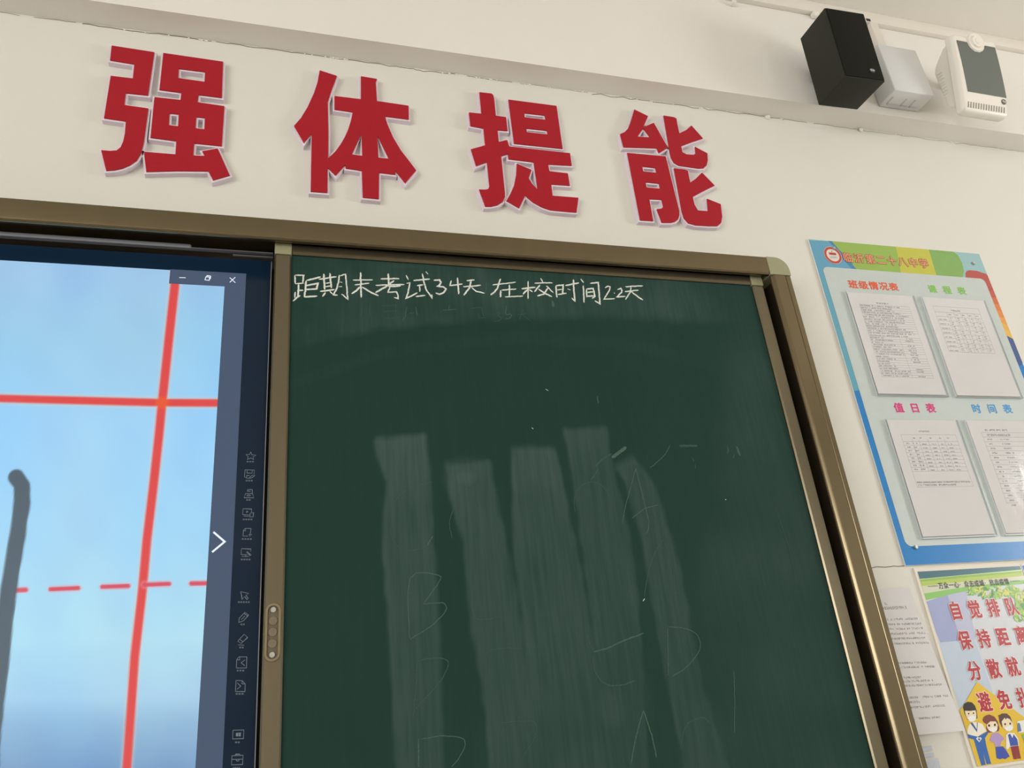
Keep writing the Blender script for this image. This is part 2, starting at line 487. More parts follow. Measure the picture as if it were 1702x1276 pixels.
# ------------------------------------------------------------------ board frame
FX0, FX1, FZ0, FZ1 = -3.10, 1.2055, 0.90, 2.2612
IX0, IX1, IZ0, IZ1 = FX0+0.0545, 1.1510, 0.95, 2.2112
PROF = [(0.0545,0.0),(0.0545,-0.0975),(0.0532,-0.0990),(0.0418,-0.0990),(0.0401,-0.0972),(0.0390,-0.0972),(0.038,-0.100),(0.0078,-0.100),(0.0062,-0.0992),(0.0035,-0.0968),(0.0012,-0.0944),(0.0,-0.0920),(0.0,-0.089),(0.003,-0.085),(0.022,-0.085),(0.022,0.0)]
PROF_T = [(0.05,0.0),(0.05,-0.099),(0.0492,-0.100),(0.008,-0.100),(0.0045,-0.0992),(0.002,-0.0972),(0.0006,-0.0945),(0.0,-0.091),(0.0006,-0.0875),(0.004,-0.085),(0.022,-0.085),(0.022,0.0)]
def sweep(B, prof, fn, a, c, closed=True):
    n = len(prof)
    vs = [fn(u, y, a) for u, y in prof]+[fn(u, y, c) for u, y in prof]
    B.add(vs, [(i, (i+1) % n, (i+1) % n+n, i+n) for i in range(n)]+[tuple(range(n))[::-1], tuple(range(n, 2*n))])
frame = thing('board_frame', ((FX0+FX1)/2, 0, FZ0), 'wide bronze metal frame around the screen and sliding green board', 'board frame')
def member(name, prof, fn, a, c):
    b = MB(); sweep(b, prof, fn, a, c)
    o = b.build(name, M_BRONZE, frame); auto_smooth(o, 25); return o
member('top_rail', PROF_T, lambda u, y, t: (t, y, IZ1+u), FX0+0.055, 1.1475)
member('bottom_rail', PROF_T, lambda u, y, t: (t, y, IZ0-u), FX0+0.055, 1.1475)
member('side_stile', PROF, lambda u, y, t: (IX1+u, y, t), IZ0, IZ1)
member('side_stile', PROF, lambda u, y, t: (IX0-u, y, t), IZ0, IZ1)
b = MB(); b.box(IX0-0.02, IX1+0.02, -0.014, -0.001, IZ0-0.02, IZ1+0.02); note(b.build('back_panel', M_CHANNEL, frame), 'dark brown backing inside the frame')
def cap_loop(x0, x1, z0, z1, r):
    pts = [(x0, z0), (x1, z0)]
    for i in range(9):
        a = math.radians(90*i/8)
        pts.append((x1-r+r*math.cos(a), z1-r+r*math.sin(a)))
    pts.append((x0, z1))
    return pts
b = MB(); b.slab([cap_loop(1.1475, FX1+0.0006, IZ1-0.0002, FZ1+0.0006, 0.036)], -0.1012, 0.0)
note(b.build('corner_cap', M_CAP, frame), 'olive plastic rounded corner')

# upper track and rails behind the slider; first bar shaped as their light streak
b = MB()
b.rbox(IX0+0.01, -0.190, -0.060, -0.046, 2.2035, 2.2125, 0.0025, 1)
b.rbox(IX0+0.01, -0.030, -0.0575, -0.046, 2.2042, 2.2056, 0.0004, 1)
b.rbox(-0.110, -0.030, -0.0520, -0.046, 2.1975, 2.1990, 0.0004, 1)
note(b.build('sliding_track', M_RAIL, frame), 'metal sliding track above the screen, its light streak built as a pale bar')

# ------------------------------------------------------------------ interactive display
GX0, GX1, GZ0, GZ1 = -2.0, -0.0330, 0.965, 2.193
GY = -0.045
disp = thing('interactive_display', ((GX0+GX1)/2, -0.014, GZ0), 'lit interactive screen showing red grid lines on pale blue, left of the green board', 'screen')
b = MB(); b.rbox(GX0, GX1, GY, -0.0142, GZ0, GZ1, 0.0016, 2)
o = b.build('glass_panel', M_GLASS, disp); auto_smooth(o); note(o, 'black glass bezel')
b = MB(); b.box(GX1-0.0008, GX1+0.0008, GY-0.0006, -0.03, GZ0, GZ1-0.002)
note(b.build('edge_strip', M_RAIL, disp), 'thin grey edge of the glass')

# the picture on the screen
LX0, LX1, LZ0, LZ1 = -1.92, -0.1225, 1.03, 2.1555
YS = GY-0.0006
def polydist(px, py, pl):
    d = np.full(px.shape, 1e9)
    for (x0, y0), (x1, y1) in zip(pl, pl[1:]):
        dx, dy = x1-x0, y1-y0
        t = np.clip(((px-x0)*dx+(py-y0)*dy)/(dx*dx+dy*dy+1e-9), 0, 1)
        d = np.minimum(d, np.hypot(px-x0-t*dx, py-y0-t*dy))
    return d
def sstep(a, b_, x):
    t = np.clip((x-a)/(b_-a), 0, 1); return t*t*(3-2*t)
def wave(px, py, seed, sc):
    r = np.random.RandomState(seed); o = np.zeros(px.shape)
    for _ in range(7):
        a, ph, k = r.rand()*6.28, r.rand()*6.28, (0.6+r.rand()*1.2)/sc
        o += np.sin((px*np.cos(a)+py*np.sin(a))*k*6.28+ph)
    return o/7
def grid_mesh(name, xs, zs, Y, parent, m, colfn=None, scal=None):
    nx, nz = len(xs), len(zs)
    X, Z = np.meshgrid(xs, zs)
    off = OFF[parent.name]
    co = np.stack([X.ravel()-off.x, np.full(X.size, Y-off.y), Z.ravel()-off.z], 1)
    idx = np.arange(nx*nz).reshape(nz, nx)
    q = np.stack([idx[:-1, :-1].ravel(), idx[:-1, 1:].ravel(), idx[1:, 1:].ravel(), idx[1:, :-1].ravel()], 1)
    me = bpy.data.meshes.new(name)
    me.from_pydata(co.tolist(), [], q.tolist())
    P = np.stack([X.ravel(), np.full(X.size, Y), Z.ravel()], 1)
    px, py = proj(P)
    if colfn:
        c = colfn(px, py, P)
        a = me.color_attributes.new('ink', 'FLOAT_COLOR', 'POINT')
        a.data.foreach_set('color', np.concatenate([c, np.ones((len(c), 1))], 1).astype(np.float32).ravel())
    if scal:
        a = me.attributes.new('chalk', 'FLOAT', 'POINT')
        a.data.foreach_set('value', scal(px, py, P).astype(np.float32))
    me.materials.append(m)
    o = bpy.data.objects.new(name, me); COL.objects.link(o); o.parent = parent
    OFF[o.name] = off
    return o
def screen_paint(px, py, P):
    def c(*v): return np.array(v, float)
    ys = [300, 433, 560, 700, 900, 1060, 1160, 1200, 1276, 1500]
    cols = np.array([(150,192,232),(154,196,234),(152,204,236),(158,210,246),(160,214,246),(174,222,242),(164,208,236),(142,186,220),(116,158,200),(105,148,192)], float)  # last rows darken: viewing-angle falloff painted into the picture colours
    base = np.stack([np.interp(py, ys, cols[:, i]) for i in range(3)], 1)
    w1 = wave(px, py, 4, 320)[:, None]; w2 = wave(px, py, 9, 140)[:, None]
    base = base+w1*c(9, 2, -5)+w2*c(4, 5, 2)
    V = [(293,440),(290.5,475),(281,560),(269.5,668),(264.5,720),(255,807),(244,898),(237,977),(224,1090),(211,1273),(196,1500)]
    Hh = [(-1200,636),(0,662),(268,669),(362,669.5),(420,670)]
    D = [[(20,981),(43,980)], [(84,979),(130,977)], [(170,975),(213,973.5)], [(240,971.5),(281,970)], [(318,969.5),(346,969)]]
    dv = polydist(px, py, V); dh = polydist(px, py, Hh)
    dd = np.min([polydist(px, py, s) for s in D], axis=0)
    dl = np.minimum(dv, dh+1.0)
    halo = (1-sstep(7, 14, dl))[:, None]*0.45
    base = base*(1-halo)+c(236, 206, 190)*halo
    m = (1-sstep(5.0, 9.5, dl))[:, None]
    core = c(222, 66, 66)+((1-sstep(6, 16, dv))*(1-sstep(6, 14, dh)))[:, None]*c(10, 18, -25)
    base = base*(1-m)+core*m
    h2 = (1-sstep(4, 9, dd))[:, None]*0.4
    base = base*(1-h2)+c(230, 190, 200)*h2
    m2 = (1-sstep(2.2, 5.2, dd))[:, None]
    base = base*(1-m2)+c(214, 76, 96)*m2
    pen = polydist(px, py, [(27,793),(36,806),(37,833),(28,894),(17,964),(9,1025),(0,1112),(-10,1200),(-25,1400)])
    wdt = 13.5+wave(px, py, 3, 40)*1.5
    m3 = (1-sstep(-2, 2.0, pen-wdt))[:, None]
    base = base*(1-m3)+(c(72, 90, 104)+w2*c(4, 4, 4))*m3
    f = np.clip(base, 0, 255)/255
    return np.where(f <= 0.04045, f/12.92, ((f+0.055)/1.055)**2.4)
def emit_attr(name):
    m = bpy.data.materials.new(name); m.use_nodes = True
    nt = m.node_tree; b = nt.nodes['Principled BSDF']
    a = nt.nodes.new('ShaderNodeVertexColor'); a.layer_name = 'ink'
    nt.links.new(a.outputs['Color'], b.inputs['Emission Color'])
    b.inputs['Emission Strength'].default_value = 0.97
    b.inputs['Base Color'].default_value = (0.004, 0.005, 0.007, 1); b.inputs['Roughness'].default_value = 0.2
    return m
xs = np.concatenate([np.linspace(LX0, -0.56, 40, endpoint=False), np.arange(-0.56, LX1-0.0008, 0.0022), [LX1]])
zs = np.concatenate([np.linspace(LZ0, 1.22, 30, endpoint=False), np.arange(1.22, LZ1-0.0008, 0.0022), [LZ1]])
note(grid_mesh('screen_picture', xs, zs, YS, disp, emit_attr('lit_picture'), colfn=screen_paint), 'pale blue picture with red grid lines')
b = MB()
b.flat([[(LX1, YS-.0001, LZ0), (-0.0820, YS-.0001, LZ0), (-0.0820, YS-.0001, 2.1575), (-0.2270, YS-.0001, 2.1575), (-0.2270, YS-.0001, 2.1240), (LX1, YS-.0001, 2.1240)]])
SB = b.build('side_panel', mat('lit_grey', lin(70, 86, 110), 0.3, spec=0.2, emit=0.92), disp); note(SB, 'dim grey blank strip of the screen')
M_LITW = mat('lit_white', lin(235, 242, 255), 0.3, emit=1.0)
def stroke(B, pts, Y, width, close=False):
    P = [at(x, y, Y) for x, y in pts]
    if close: P.append(P[0])
    B.ribbon(P, width)
c2 = crop(0, 320, 3.273)
for nm, sts in (('window_button', [[(975,462),(1010,463)]]),
                ('window_button', [[(1115,475),(1120,458),(1140,460),(1138,477),(1115,475)], [(1124,458),(1126,452),(1146,454),(1144,470)]]),
                ('window_button', [[(1250,462),(1280,490)], [(1280,460),(1250,488)]])):
    b = MB()
    for s in sts: stroke(b, c2(s), YS-.0004, 0.0016)
    b.build(nm, M_LITW, SB)
b = MB(); stroke(b, crop(0, 720, 2.295)([(814,376),(857,413),(809,453)]), YS-.0004, 0.0034)
note(b.build('arrow_mark', M_LITW, SB), 'white chevron pointing right')
# printed symbols on the bezel
c3, c4 = crop(360, 720, 4.557), crop(360, 960, 4.036)
ICONS = [
 (c3, [[(259,140),(268,163),(297,165),(275,180),(283,198),(258,187),(232,198),(240,178),(222,160),(250,160),(259,140)]], (227,287,214), 3),
 (c3, [[(216,275),(286,278),(284,312)],[(216,275),(211,330),(238,342)],[(232,278),(230,300),(268,302),(270,280)],[(228,335),(228,318),(250,320)],[(240,341),(270,318),(290,318),(268,336),(240,341)]], (220,278,358), 3),
 (c3, [[(220,455),(208,487),(282,488),(272,455),(220,455)],[(270,452),(270,425),(235,425),(232,436),(258,438)],[(228,470),(242,464),(258,470),(242,476),(228,470)]], (224,262,504), 2),
 (c3, [[(265,598),(265,573),(200,570),(198,615),(248,618)],[(205,626),(245,627)],[(255,603),(280,600),(277,632),(252,632),(255,603)],[(227,588),(238,594),(227,600),(227,588)]], (198,276,652), 4),
 (c3, [[(257,755),(260,720),(215,720),(203,735),(200,778),(238,778)],[(203,738),(218,738),(218,722)],[(240,767),(268,767)],[(254,752),(252,782)]], (190,272,800), 4),
 (c3, [[(258,895),(260,876),(188,873),(186,918),(235,920)],[(192,932),(245,933)],[(220,920),(220,932)],[(230,893),(262,922),(255,925),(228,900),(230,893)]], (183,262,955), 4),
 (c4, [[(162,93),(217,105),(197,118),(213,138),(205,146),(188,126),(172,146),(162,93)]], (143,226,163), 5),
 (c4, [[(148,300),(152,270),(190,232),(215,250),(180,288),(148,300)],[(185,238),(208,256)],[(165,280),(190,255)]], (160,193,312), 2),
 (c4, [[(142,425),(185,378),(208,400),(165,440),(142,425)],[(155,412),(178,430)],[(145,450),(185,452)]], (152,186,467), 2),
 (c4, [[(150,530),(203,530),(200,605),(133,605),(135,548),(150,530)],[(135,550),(155,550),(155,532)],[(190,550),(165,570),(190,590)]], (135,190,622), 3),
 (c4, [[(130,688),(172,690),(192,712),(190,763),(127,762),(130,688)],[(172,690),(170,710),(192,712)],[(140,705),(162,727),(137,748)]], (128,186,778), 3),
 (c4, [[(110,1022),(183,1020),(180,1078),(107,1080),(110,1022)],[(130,1046),(146,1045)],[(149,1045),(163,1043)],[(130,1057),(146,1057)],[(149,1057),(162,1057)]], (124,160,1103), 2),
 (c4, [[(103,1193),(178,1190),(174,1252),(100,1254),(103,1193)],[(125,1192),(128,1183),(155,1182),(157,1191)],[(103,1218),(175,1216)],[(130,1218),(135,1228),(148,1228),(150,1217)]], (108,160,1274), 4)]
for cf, sts, (a0, a1, ay), n in ICONS:
    b = MB()
    for i, s in enumerate(sts):
        wd = 0.00085
        if cf is c4 and len(sts) == 5 and i > 0: wd = 0.0026
        stroke(b, cf(s), GY-.0004, wd)
    ic = b.build('touch_icon', M_ICON, disp)
    b = MB()
    for i in range(n):
        w_ = (a1-a0)/n
        x0 = a0+i*w_
        stroke(b, cf([(x0, ay-3), (x0+w_*0.75, ay-3)]), GY-.0004, 0.0007)
        stroke(b, cf([(x0, ay+3), (x0+w_*0.75, ay+3)]), GY-.0004, 0.0007)
        stroke(b, cf([(x0+w_*0.37, ay-5), (x0+w_*0.37, ay+5)]), GY-.0004, 0.0006)
    b.build('caption', M_ICON, ic)

# ------------------------------------------------------------------ sliding green board
BX0, BX1, BZ0, BZ1 = -0.0263, 1.1385, 0.965, 2.2195
SX0, SX1, SZ1, SZ0 = 0.0068, 1.1067, 2.1942, 0.995
BY = -0.068
board = thing('sliding_chalkboard', ((BX0+BX1)/2, -0.055, BZ0), 'green chalkboard panel with a line of white chalk writing, right of the screen', 'blackboard')
def board_mat():
    m = bpy.data.materials.new('green_board'); m.use_nodes = True
    nt = m.node_tree; b = nt.nodes['Principled BSDF']
    at_ = nt.nodes.new('ShaderNodeAttribute'); at_.attribute_name = 'chalk'
    tc = nt.nodes.new('ShaderNodeTexCoord')
    mp = nt.nodes.new('ShaderNodeMapping'); mp.inputs['Scale'].default_value = (1, 1, 0.06)
    nz = nt.nodes.new('ShaderNodeTexNoise'); nz.inputs['Scale'].default_value = 130; nz.inputs['Detail'].default_value = 5
    nz2 = nt.nodes.new('ShaderNodeTexNoise'); nz2.inputs['Scale'].default_value = 5; nz2.inputs['Detail'].default_value = 4
    mr = nt.nodes.new('ShaderNodeMapRange'); mr.inputs['From Min'].default_value = .3; mr.inputs['From Max'].default_value = .7
    mr.inputs['To Min'].default_value = .78; mr.inputs['To Max'].default_value = 1.22
    mr2 = nt.nodes.new('ShaderNodeMapRange'); mr2.inputs['From Min'].default_value = .3; mr2.inputs['From Max'].default_value = .7
    mr2.inputs['To Min'].default_value = .8; mr2.inputs['To Max'].default_value = 1.2
    mu = nt.nodes.new('ShaderNodeMath'); mu.operation = 'MULTIPLY'
    mu2 = nt.nodes.new('ShaderNodeMath'); mu2.operation = 'MULTIPLY'; mu2.use_clamp = True
    mx = nt.nodes.new('ShaderNodeMix'); mx.data_type = 'RGBA'
    mx.inputs['A'].default_value = lin(23, 53, 46); mx.inputs['B'].default_value = lin(90, 110, 104)
    L = nt.links.new
    L(tc.outputs['Object'], mp.inputs['Vector']); L(mp.outputs['Vector'], nz.inputs['Vector'])
    L(tc.outputs['Object'], nz2.inputs['Vector'])
    L(nz.outputs['Fac'], mr.inputs['Value']); L(nz2.outputs['Fac'], mr2.inputs['Value'])
    L(at_.outputs['Fac'], mu.inputs[0]); L(mr.outputs['Result'], mu.inputs[1])
    L(mu.outputs[0], mu2.inputs[0]); L(mr2.outputs['Result'], mu2.inputs[1])
    L(mu2.outputs[0], mx.inputs['Factor']); L(mx.outputs['Result'], b.inputs['Base Color'])
    b.inputs['Roughness'].default_value = 0.6; b.inputs['Specular IOR Level'].default_value = 0.1
    return m
def chalk_paint(px, py, P):
    v = np.full(px.shape, 0.05)
    w = wave(px, py, 21, 60)*6
    def band(left, right, amt, soft=13.0, top=16):
        nonlocal v
        l = np.interp(py, [p[1] for p in left], [p[0] for p in left])
        r = np.interp(py, [p[1] for p in right], [p[0] for p in right])
        t = np.interp(px, [left[0][0], right[0][0]], [left[0][1], right[0][1]])
        m = sstep(0, soft, px-l+w*.4)*sstep(0, soft, r-px+w*.4)*sstep(-2, top, py-t+w*.6)
        fall = np.interp(py-t, [0, 90, 500], [1.32, 1.0, 0.85])
        edge = 1+0.25*np.exp(-((px-l)/14)**2)
        v = np.maximum(v, amt*m*fall*edge)
    band([(615,722),(620,760),(636,800),(628,900),(638,1040),(650,1276),(655,1500)], [(712,712),(722,780),(728,900),(740,1040),(745,1276),(750,1500)], .30)
    band([(732,762),(740,830),(762,900),(775,1040),(795,1150),(805,1276),(810,1500)], [(820,758),(832,820),(850,900),(878,1040),(890,1276),(900,1500)], .29, 14)
    band([(843,732),(846,900),(862,1050),(870,1276),(875,1500)], [(928,738),(942,800),(975,960),(1000,1100),(1015,1276),(1020,1500)], .27, 11)
    band([(928,706),(936,740),(955,860),(968,960),(985,1100),(1000,1276),(1005,1500)], [(1012,700),(1022,760),(1052,880),(1066,980),(1072,1060),(1085,1276),(1090,1500)], .23, 11)
    band([(1010,770),(1030,800),(1060,900),(1076,1000),(1096,1110),(1130,1276),(1140,1500)], [(1052,742),(1098,810),(1136,930),(1160,1060),(1180,1150),(1222,1276),(1260,1500)], .24, 14, 26)
    # light spot at the head of the second wipe, brownish haze low in the middle
    v = np.maximum(v, .52*np.exp(-(((px-775)/30)**2+((py-792)/26)**2)))
    v = np.maximum(v, .30*np.exp(-(((px-1015)/60)**2+((py-1175)/70)**2)))
    # rubbed zone behind the writing, ending in a wiped edge
    edge = np.interp(px, [480,540,640,800,1000,1130,1260], [590,572,549,536,531,538,548])+w*.5
    top = np.interp(px, [480,700,1250], [425,430,470])
    z = (1-sstep(-14, 10, py-edge))*(0.55+.45*sstep(500, 600, px))*(1-.5*sstep(1140, 1220, px))
    v = np.maximum(v, .19*z*(1+wave(px, py, 8, 90)*.5))
    v = np.maximum(v, .24*np.exp(-(((px-735)/16)**2+((py-470)/22)**2)))
    v = np.maximum(v, .22*np.exp(-(((px-675)/70)**2+((py-442)/10)**2)))
    # broad sweeping arm-length arcs and the hazy right side
    arc = np.abs(py-np.interp(px, [480,640,860,1060,1250], [640,585,560,575,625]))
    v = np.maximum(v, .075*np.exp(-(arc/22)**2))
    v = np.maximum(v, .115*sstep(1120, 1240, px+.08*(py-700))*(1+wave(px, py, 31, 150)*.5))
    v = np.maximum(v, .13*sstep(1210, 1330, px-.25*(py-700)))
    # paler edge under the wipes at the bottom
    v = np.maximum(v, .07*sstep(900, 1276, py)*sstep(600, 700, px))
    return np.clip(v, 0, 1)
surf = grid_mesh('writing_surface', np.linspace(SX0-.004, SX1+.004, 340), np.linspace(SZ0-.004, SZ1+.004, 370), BY, board, board_mat(), scal=chalk_paint)
note(surf, 'dark green writing surface with wiped chalk streaks')
b = MB(); b.box(BX0+.004, BX1-.004, BY+.002, -0.0556, BZ0+.004, BZ1-.004); note(b.build('board_core', M_DARK, board), 'dark board core behind the writing surface')
def bar(name, x0, x1, z0, z1, m, y0=-0.075, r=0.0030):
    b = MB(); b.rbox(x0, x1, y0, -0.0555, z0, z1, r, 1)
    o = b.build(name, m, board); auto_smooth(o, 20); return o
STZ = 2.1925
stileL = bar('side_stile', BX0, SX0, BZ0, STZ, M_BRONZE2)
bar('side_stile', SX1, BX1, BZ0, STZ, M_BRONZE2)
bar('top_rail', SX0, SX1, SZ1, BZ1-.0006, M_BRONZE2)
bar('bottom_rail', SX0, SX1, BZ0, SZ0, M_BRONZE2)
for x0, x1 in ((BX0-.0004, SX0+.0006), (SX1-.0006, BX1+.0004)):
    o = bar('corner_cap', x0, x1, STZ, BZ1, M_CAP, -0.0756, .0012); note(o, 'olive plastic corner piece')
# recessed pull on the left stile
hp = at(453.3, 1050.5, -0.075)
hx, hz = hp.x, hp.z
hw, hh = 0.0125, 0.0470
b = MB()
outer = rrect(hx-hw, hx+hw, hz-hh, hz+hh, hw-.0002, 8); inner = rrect(hx-hw+.0035, hx+hw-.0035, hz-hh+.0035, hz+hh-.0035, hw-.0038, 8)
b.slab([outer, inner], -0.0790, -0.0748)
M_PULL = mat('translucent_tan_plastic', lin(132, 117, 88), 0.3, spec=0.4)
pull = b.build('pull_plate', M_PULL, stileL); note(pull, 'oblong tan finger pull')
b = MB(); b.slab([inner], -0.0762, -0.0748); b.build('pull_recess', mat('tan_recess', lin(100, 88, 68), 0.45), stileL)
M_DISC = mat('recess_disc', lin(116, 104, 82), 0.35)
for k in (-1, 0, 1):
    b = MB(); b.tube((hx, -0.0748, hz+k*.0185), (hx, -0.0775, hz+k*.0185), .0078, .0070, 20); b.build('dimple', M_DISC, stileL)
for k in (-1, 1):
    b = MB(); b.tube((hx, -0.0748, hz+k*.0365), (hx, -0.0785, hz+k*.0365), .0052, .0044, 16)
    b.tube((hx, -0.0785, hz+k*.0365), (hx, -0.0787, hz+k*.0365), .0018, .0015, 10)
    note(b.build('screw', M_SILVER, stileL), 'silver screw')

# chalk writing: one child per character
A = crop(470, 420, 5.319)
Bc = crop(780, 420, 5.319)
WRITE = [
 (A, [[(105,200),(112,275)],[(105,197),(185,200),(175,265)],[(112,275),(185,268)],[(140,275),(133,395)],[(137,335),(180,330)],[(112,345),(105,400)],[(90,425),(155,375)],[(210,245),(335,212)],[(208,245),(200,320),(190,390)],[(205,290),(310,270),(300,320),(200,325)],[(190,390),(305,382)]]),
 (A, [[(320,235),(475,212)],[(362,185),(370,325)],[(415,180),(430,310)],[(375,270),(425,262)],[(375,300),(430,292)],[(330,342),(460,325)],[(378,350),(352,388)],[(415,340),(440,365)],[(500,195),(495,250),(475,320),(445,375)],[(505,205),(555,190),(565,300),(575,410),(520,365)],[(505,258),(525,262)],[(495,300),(525,298)],[(440,370),(485,375)]]),
 (A, [[(620,242),(795,238)],[(635,285),(765,268)],[(688,172),(690,285),(693,395)],[(685,300),(650,335),(610,362)],[(700,300),(770,345),(845,380)]]),
 (A, [[(865,230),(1030,228)],[(932,182),(938,285)],[(820,287),(1075,280)],[(985,245),(905,305),(820,352)],[(935,300),(1045,292)],[(950,300),(930,350),(1005,345),(1018,375),(1020,405),(985,395)]]),
 (A, [[(1090,198),(1110,240)],[(1095,270),(1125,265),(1110,340),(1090,405),(1190,355)],[(1155,245),(1300,232)],[(1185,290),(1240,282)],[(1210,290),(1212,345)],[(1175,388),(1260,375)],[(1235,185),(1245,250),(1270,330),(1320,400),(1315,370)],[(1265,168),(1285,190)]]),
 (A, [[(1335,245),(1385,240),(1400,260),(1385,285),(1365,300),(1420,300),(1445,320),(1420,355),(1385,368),(1350,355)]]),
 (A, [[(1490,245),(1480,290),(1590,275)],[(1545,220),(1550,290),(1555,365)]]),
 (A, [[(1625,245),(1694,240)],[(1595,300),(1750,288)],[(1665,245),(1650,310),(1600,375)],[(1668,305),(1710,340),(1785,358)]]),
 (Bc, [[(190,374),(192,362)]]),
 (Bc, [[(205,285),(410,260)],[(275,230),(250,310),(225,345),(190,375)],[(278,330),(275,395)],[(285,330),(415,320)],[(355,280),(355,385)],[(315,390),(475,382)]]),
 (Bc, [[(462,318),(585,305)],[(520,250),(520,408)],[(518,325),(475,365)],[(530,325),(560,345)],[(630,225),(650,262)],[(578,268),(735,265)],[(625,285),(575,345)],[(680,290),(745,355)],[(695,310),(660,365),(600,382)],[(610,320),(680,365),(730,388)]]),
 (Bc, [[(765,290),(775,395)],[(765,290),(830,285),(825,365)],[(770,328),(825,322)],[(780,370),(860,358)],[(870,318),(895,330)],[(850,290),(970,265)],[(920,235),(925,330),(935,425),(905,400)]]),
 (Bc, [[(985,232),(1010,265)],[(1008,290),(1015,440)],[(1070,270),(1140,262),(1148,360),(1155,450),(1110,425)],[(1035,320),(1040,395)],[(1035,320),(1095,315),(1110,385),(1085,405)],[(1040,350),(1100,345)],[(1040,385),(1100,380)]]),
 (Bc, [[(1200,310),(1225,295),(1245,300),(1240,330),(1190,412),(1285,405)]]),
 (Bc, [[(1279,350),(1286,360)]]),
 (Bc, [[(1310,325),(1340,315),(1350,330),(1345,350),(1305,390),(1380,385)]]),
 (Bc, [[(1380,300),(1535,292)],[(1375,345),(1495,330)],[(1430,300),(1425,345),(1380,412)],[(1435,345),(1480,380),(1535,418)]])]
rs = random.Random(5)
def dense(P, step=0.004):
    out = [P[0]]
    for a, c in zip(P, P[1:]):
        n = max(1, int((c-a).length/step))
        out += [a.lerp(c, (i+1)/n) for i in range(n)]
    return out
def smooth_line(pts):
    if len(pts) < 4: return pts
    out = []
    n = len(pts)
    for i in range(n-1):
        p0, p1, p2, p3 = pts[max(i-1, 0)], pts[i], pts[i+1], pts[min(i+2, n-1)]
        for k in range(4):
            t = k/4
            out.append(tuple(0.5*((2*p1[j])+(-p0[j]+p2[j])*t+(2*p0[j]-5*p1[j]+4*p2[j]-p3[j])*t*t+(-p0[j]+3*p1[j]-3*p2[j]+p3[j])*t**3) for j in (0, 1)))
    return out+[pts[-1]]
def chalk(B, pts, width, jit=0.00025):
    P = dense([at(x, y, BY-.0004) for x, y in pts])
    P = [Vector((p.x+rs.gauss(0, jit), p.y-rs.random()*.0002, p.z+rs.gauss(0, jit))) for p in P]
    B.ribbon(P, width*rs.uniform(.85, 1.15), taper=True)
for cf, sts in WRITE:
    b = MB()
    for s in sts: chalk(b, cf(s), 0.0034)
    b.build('chalk_character', M_CHALK, board)
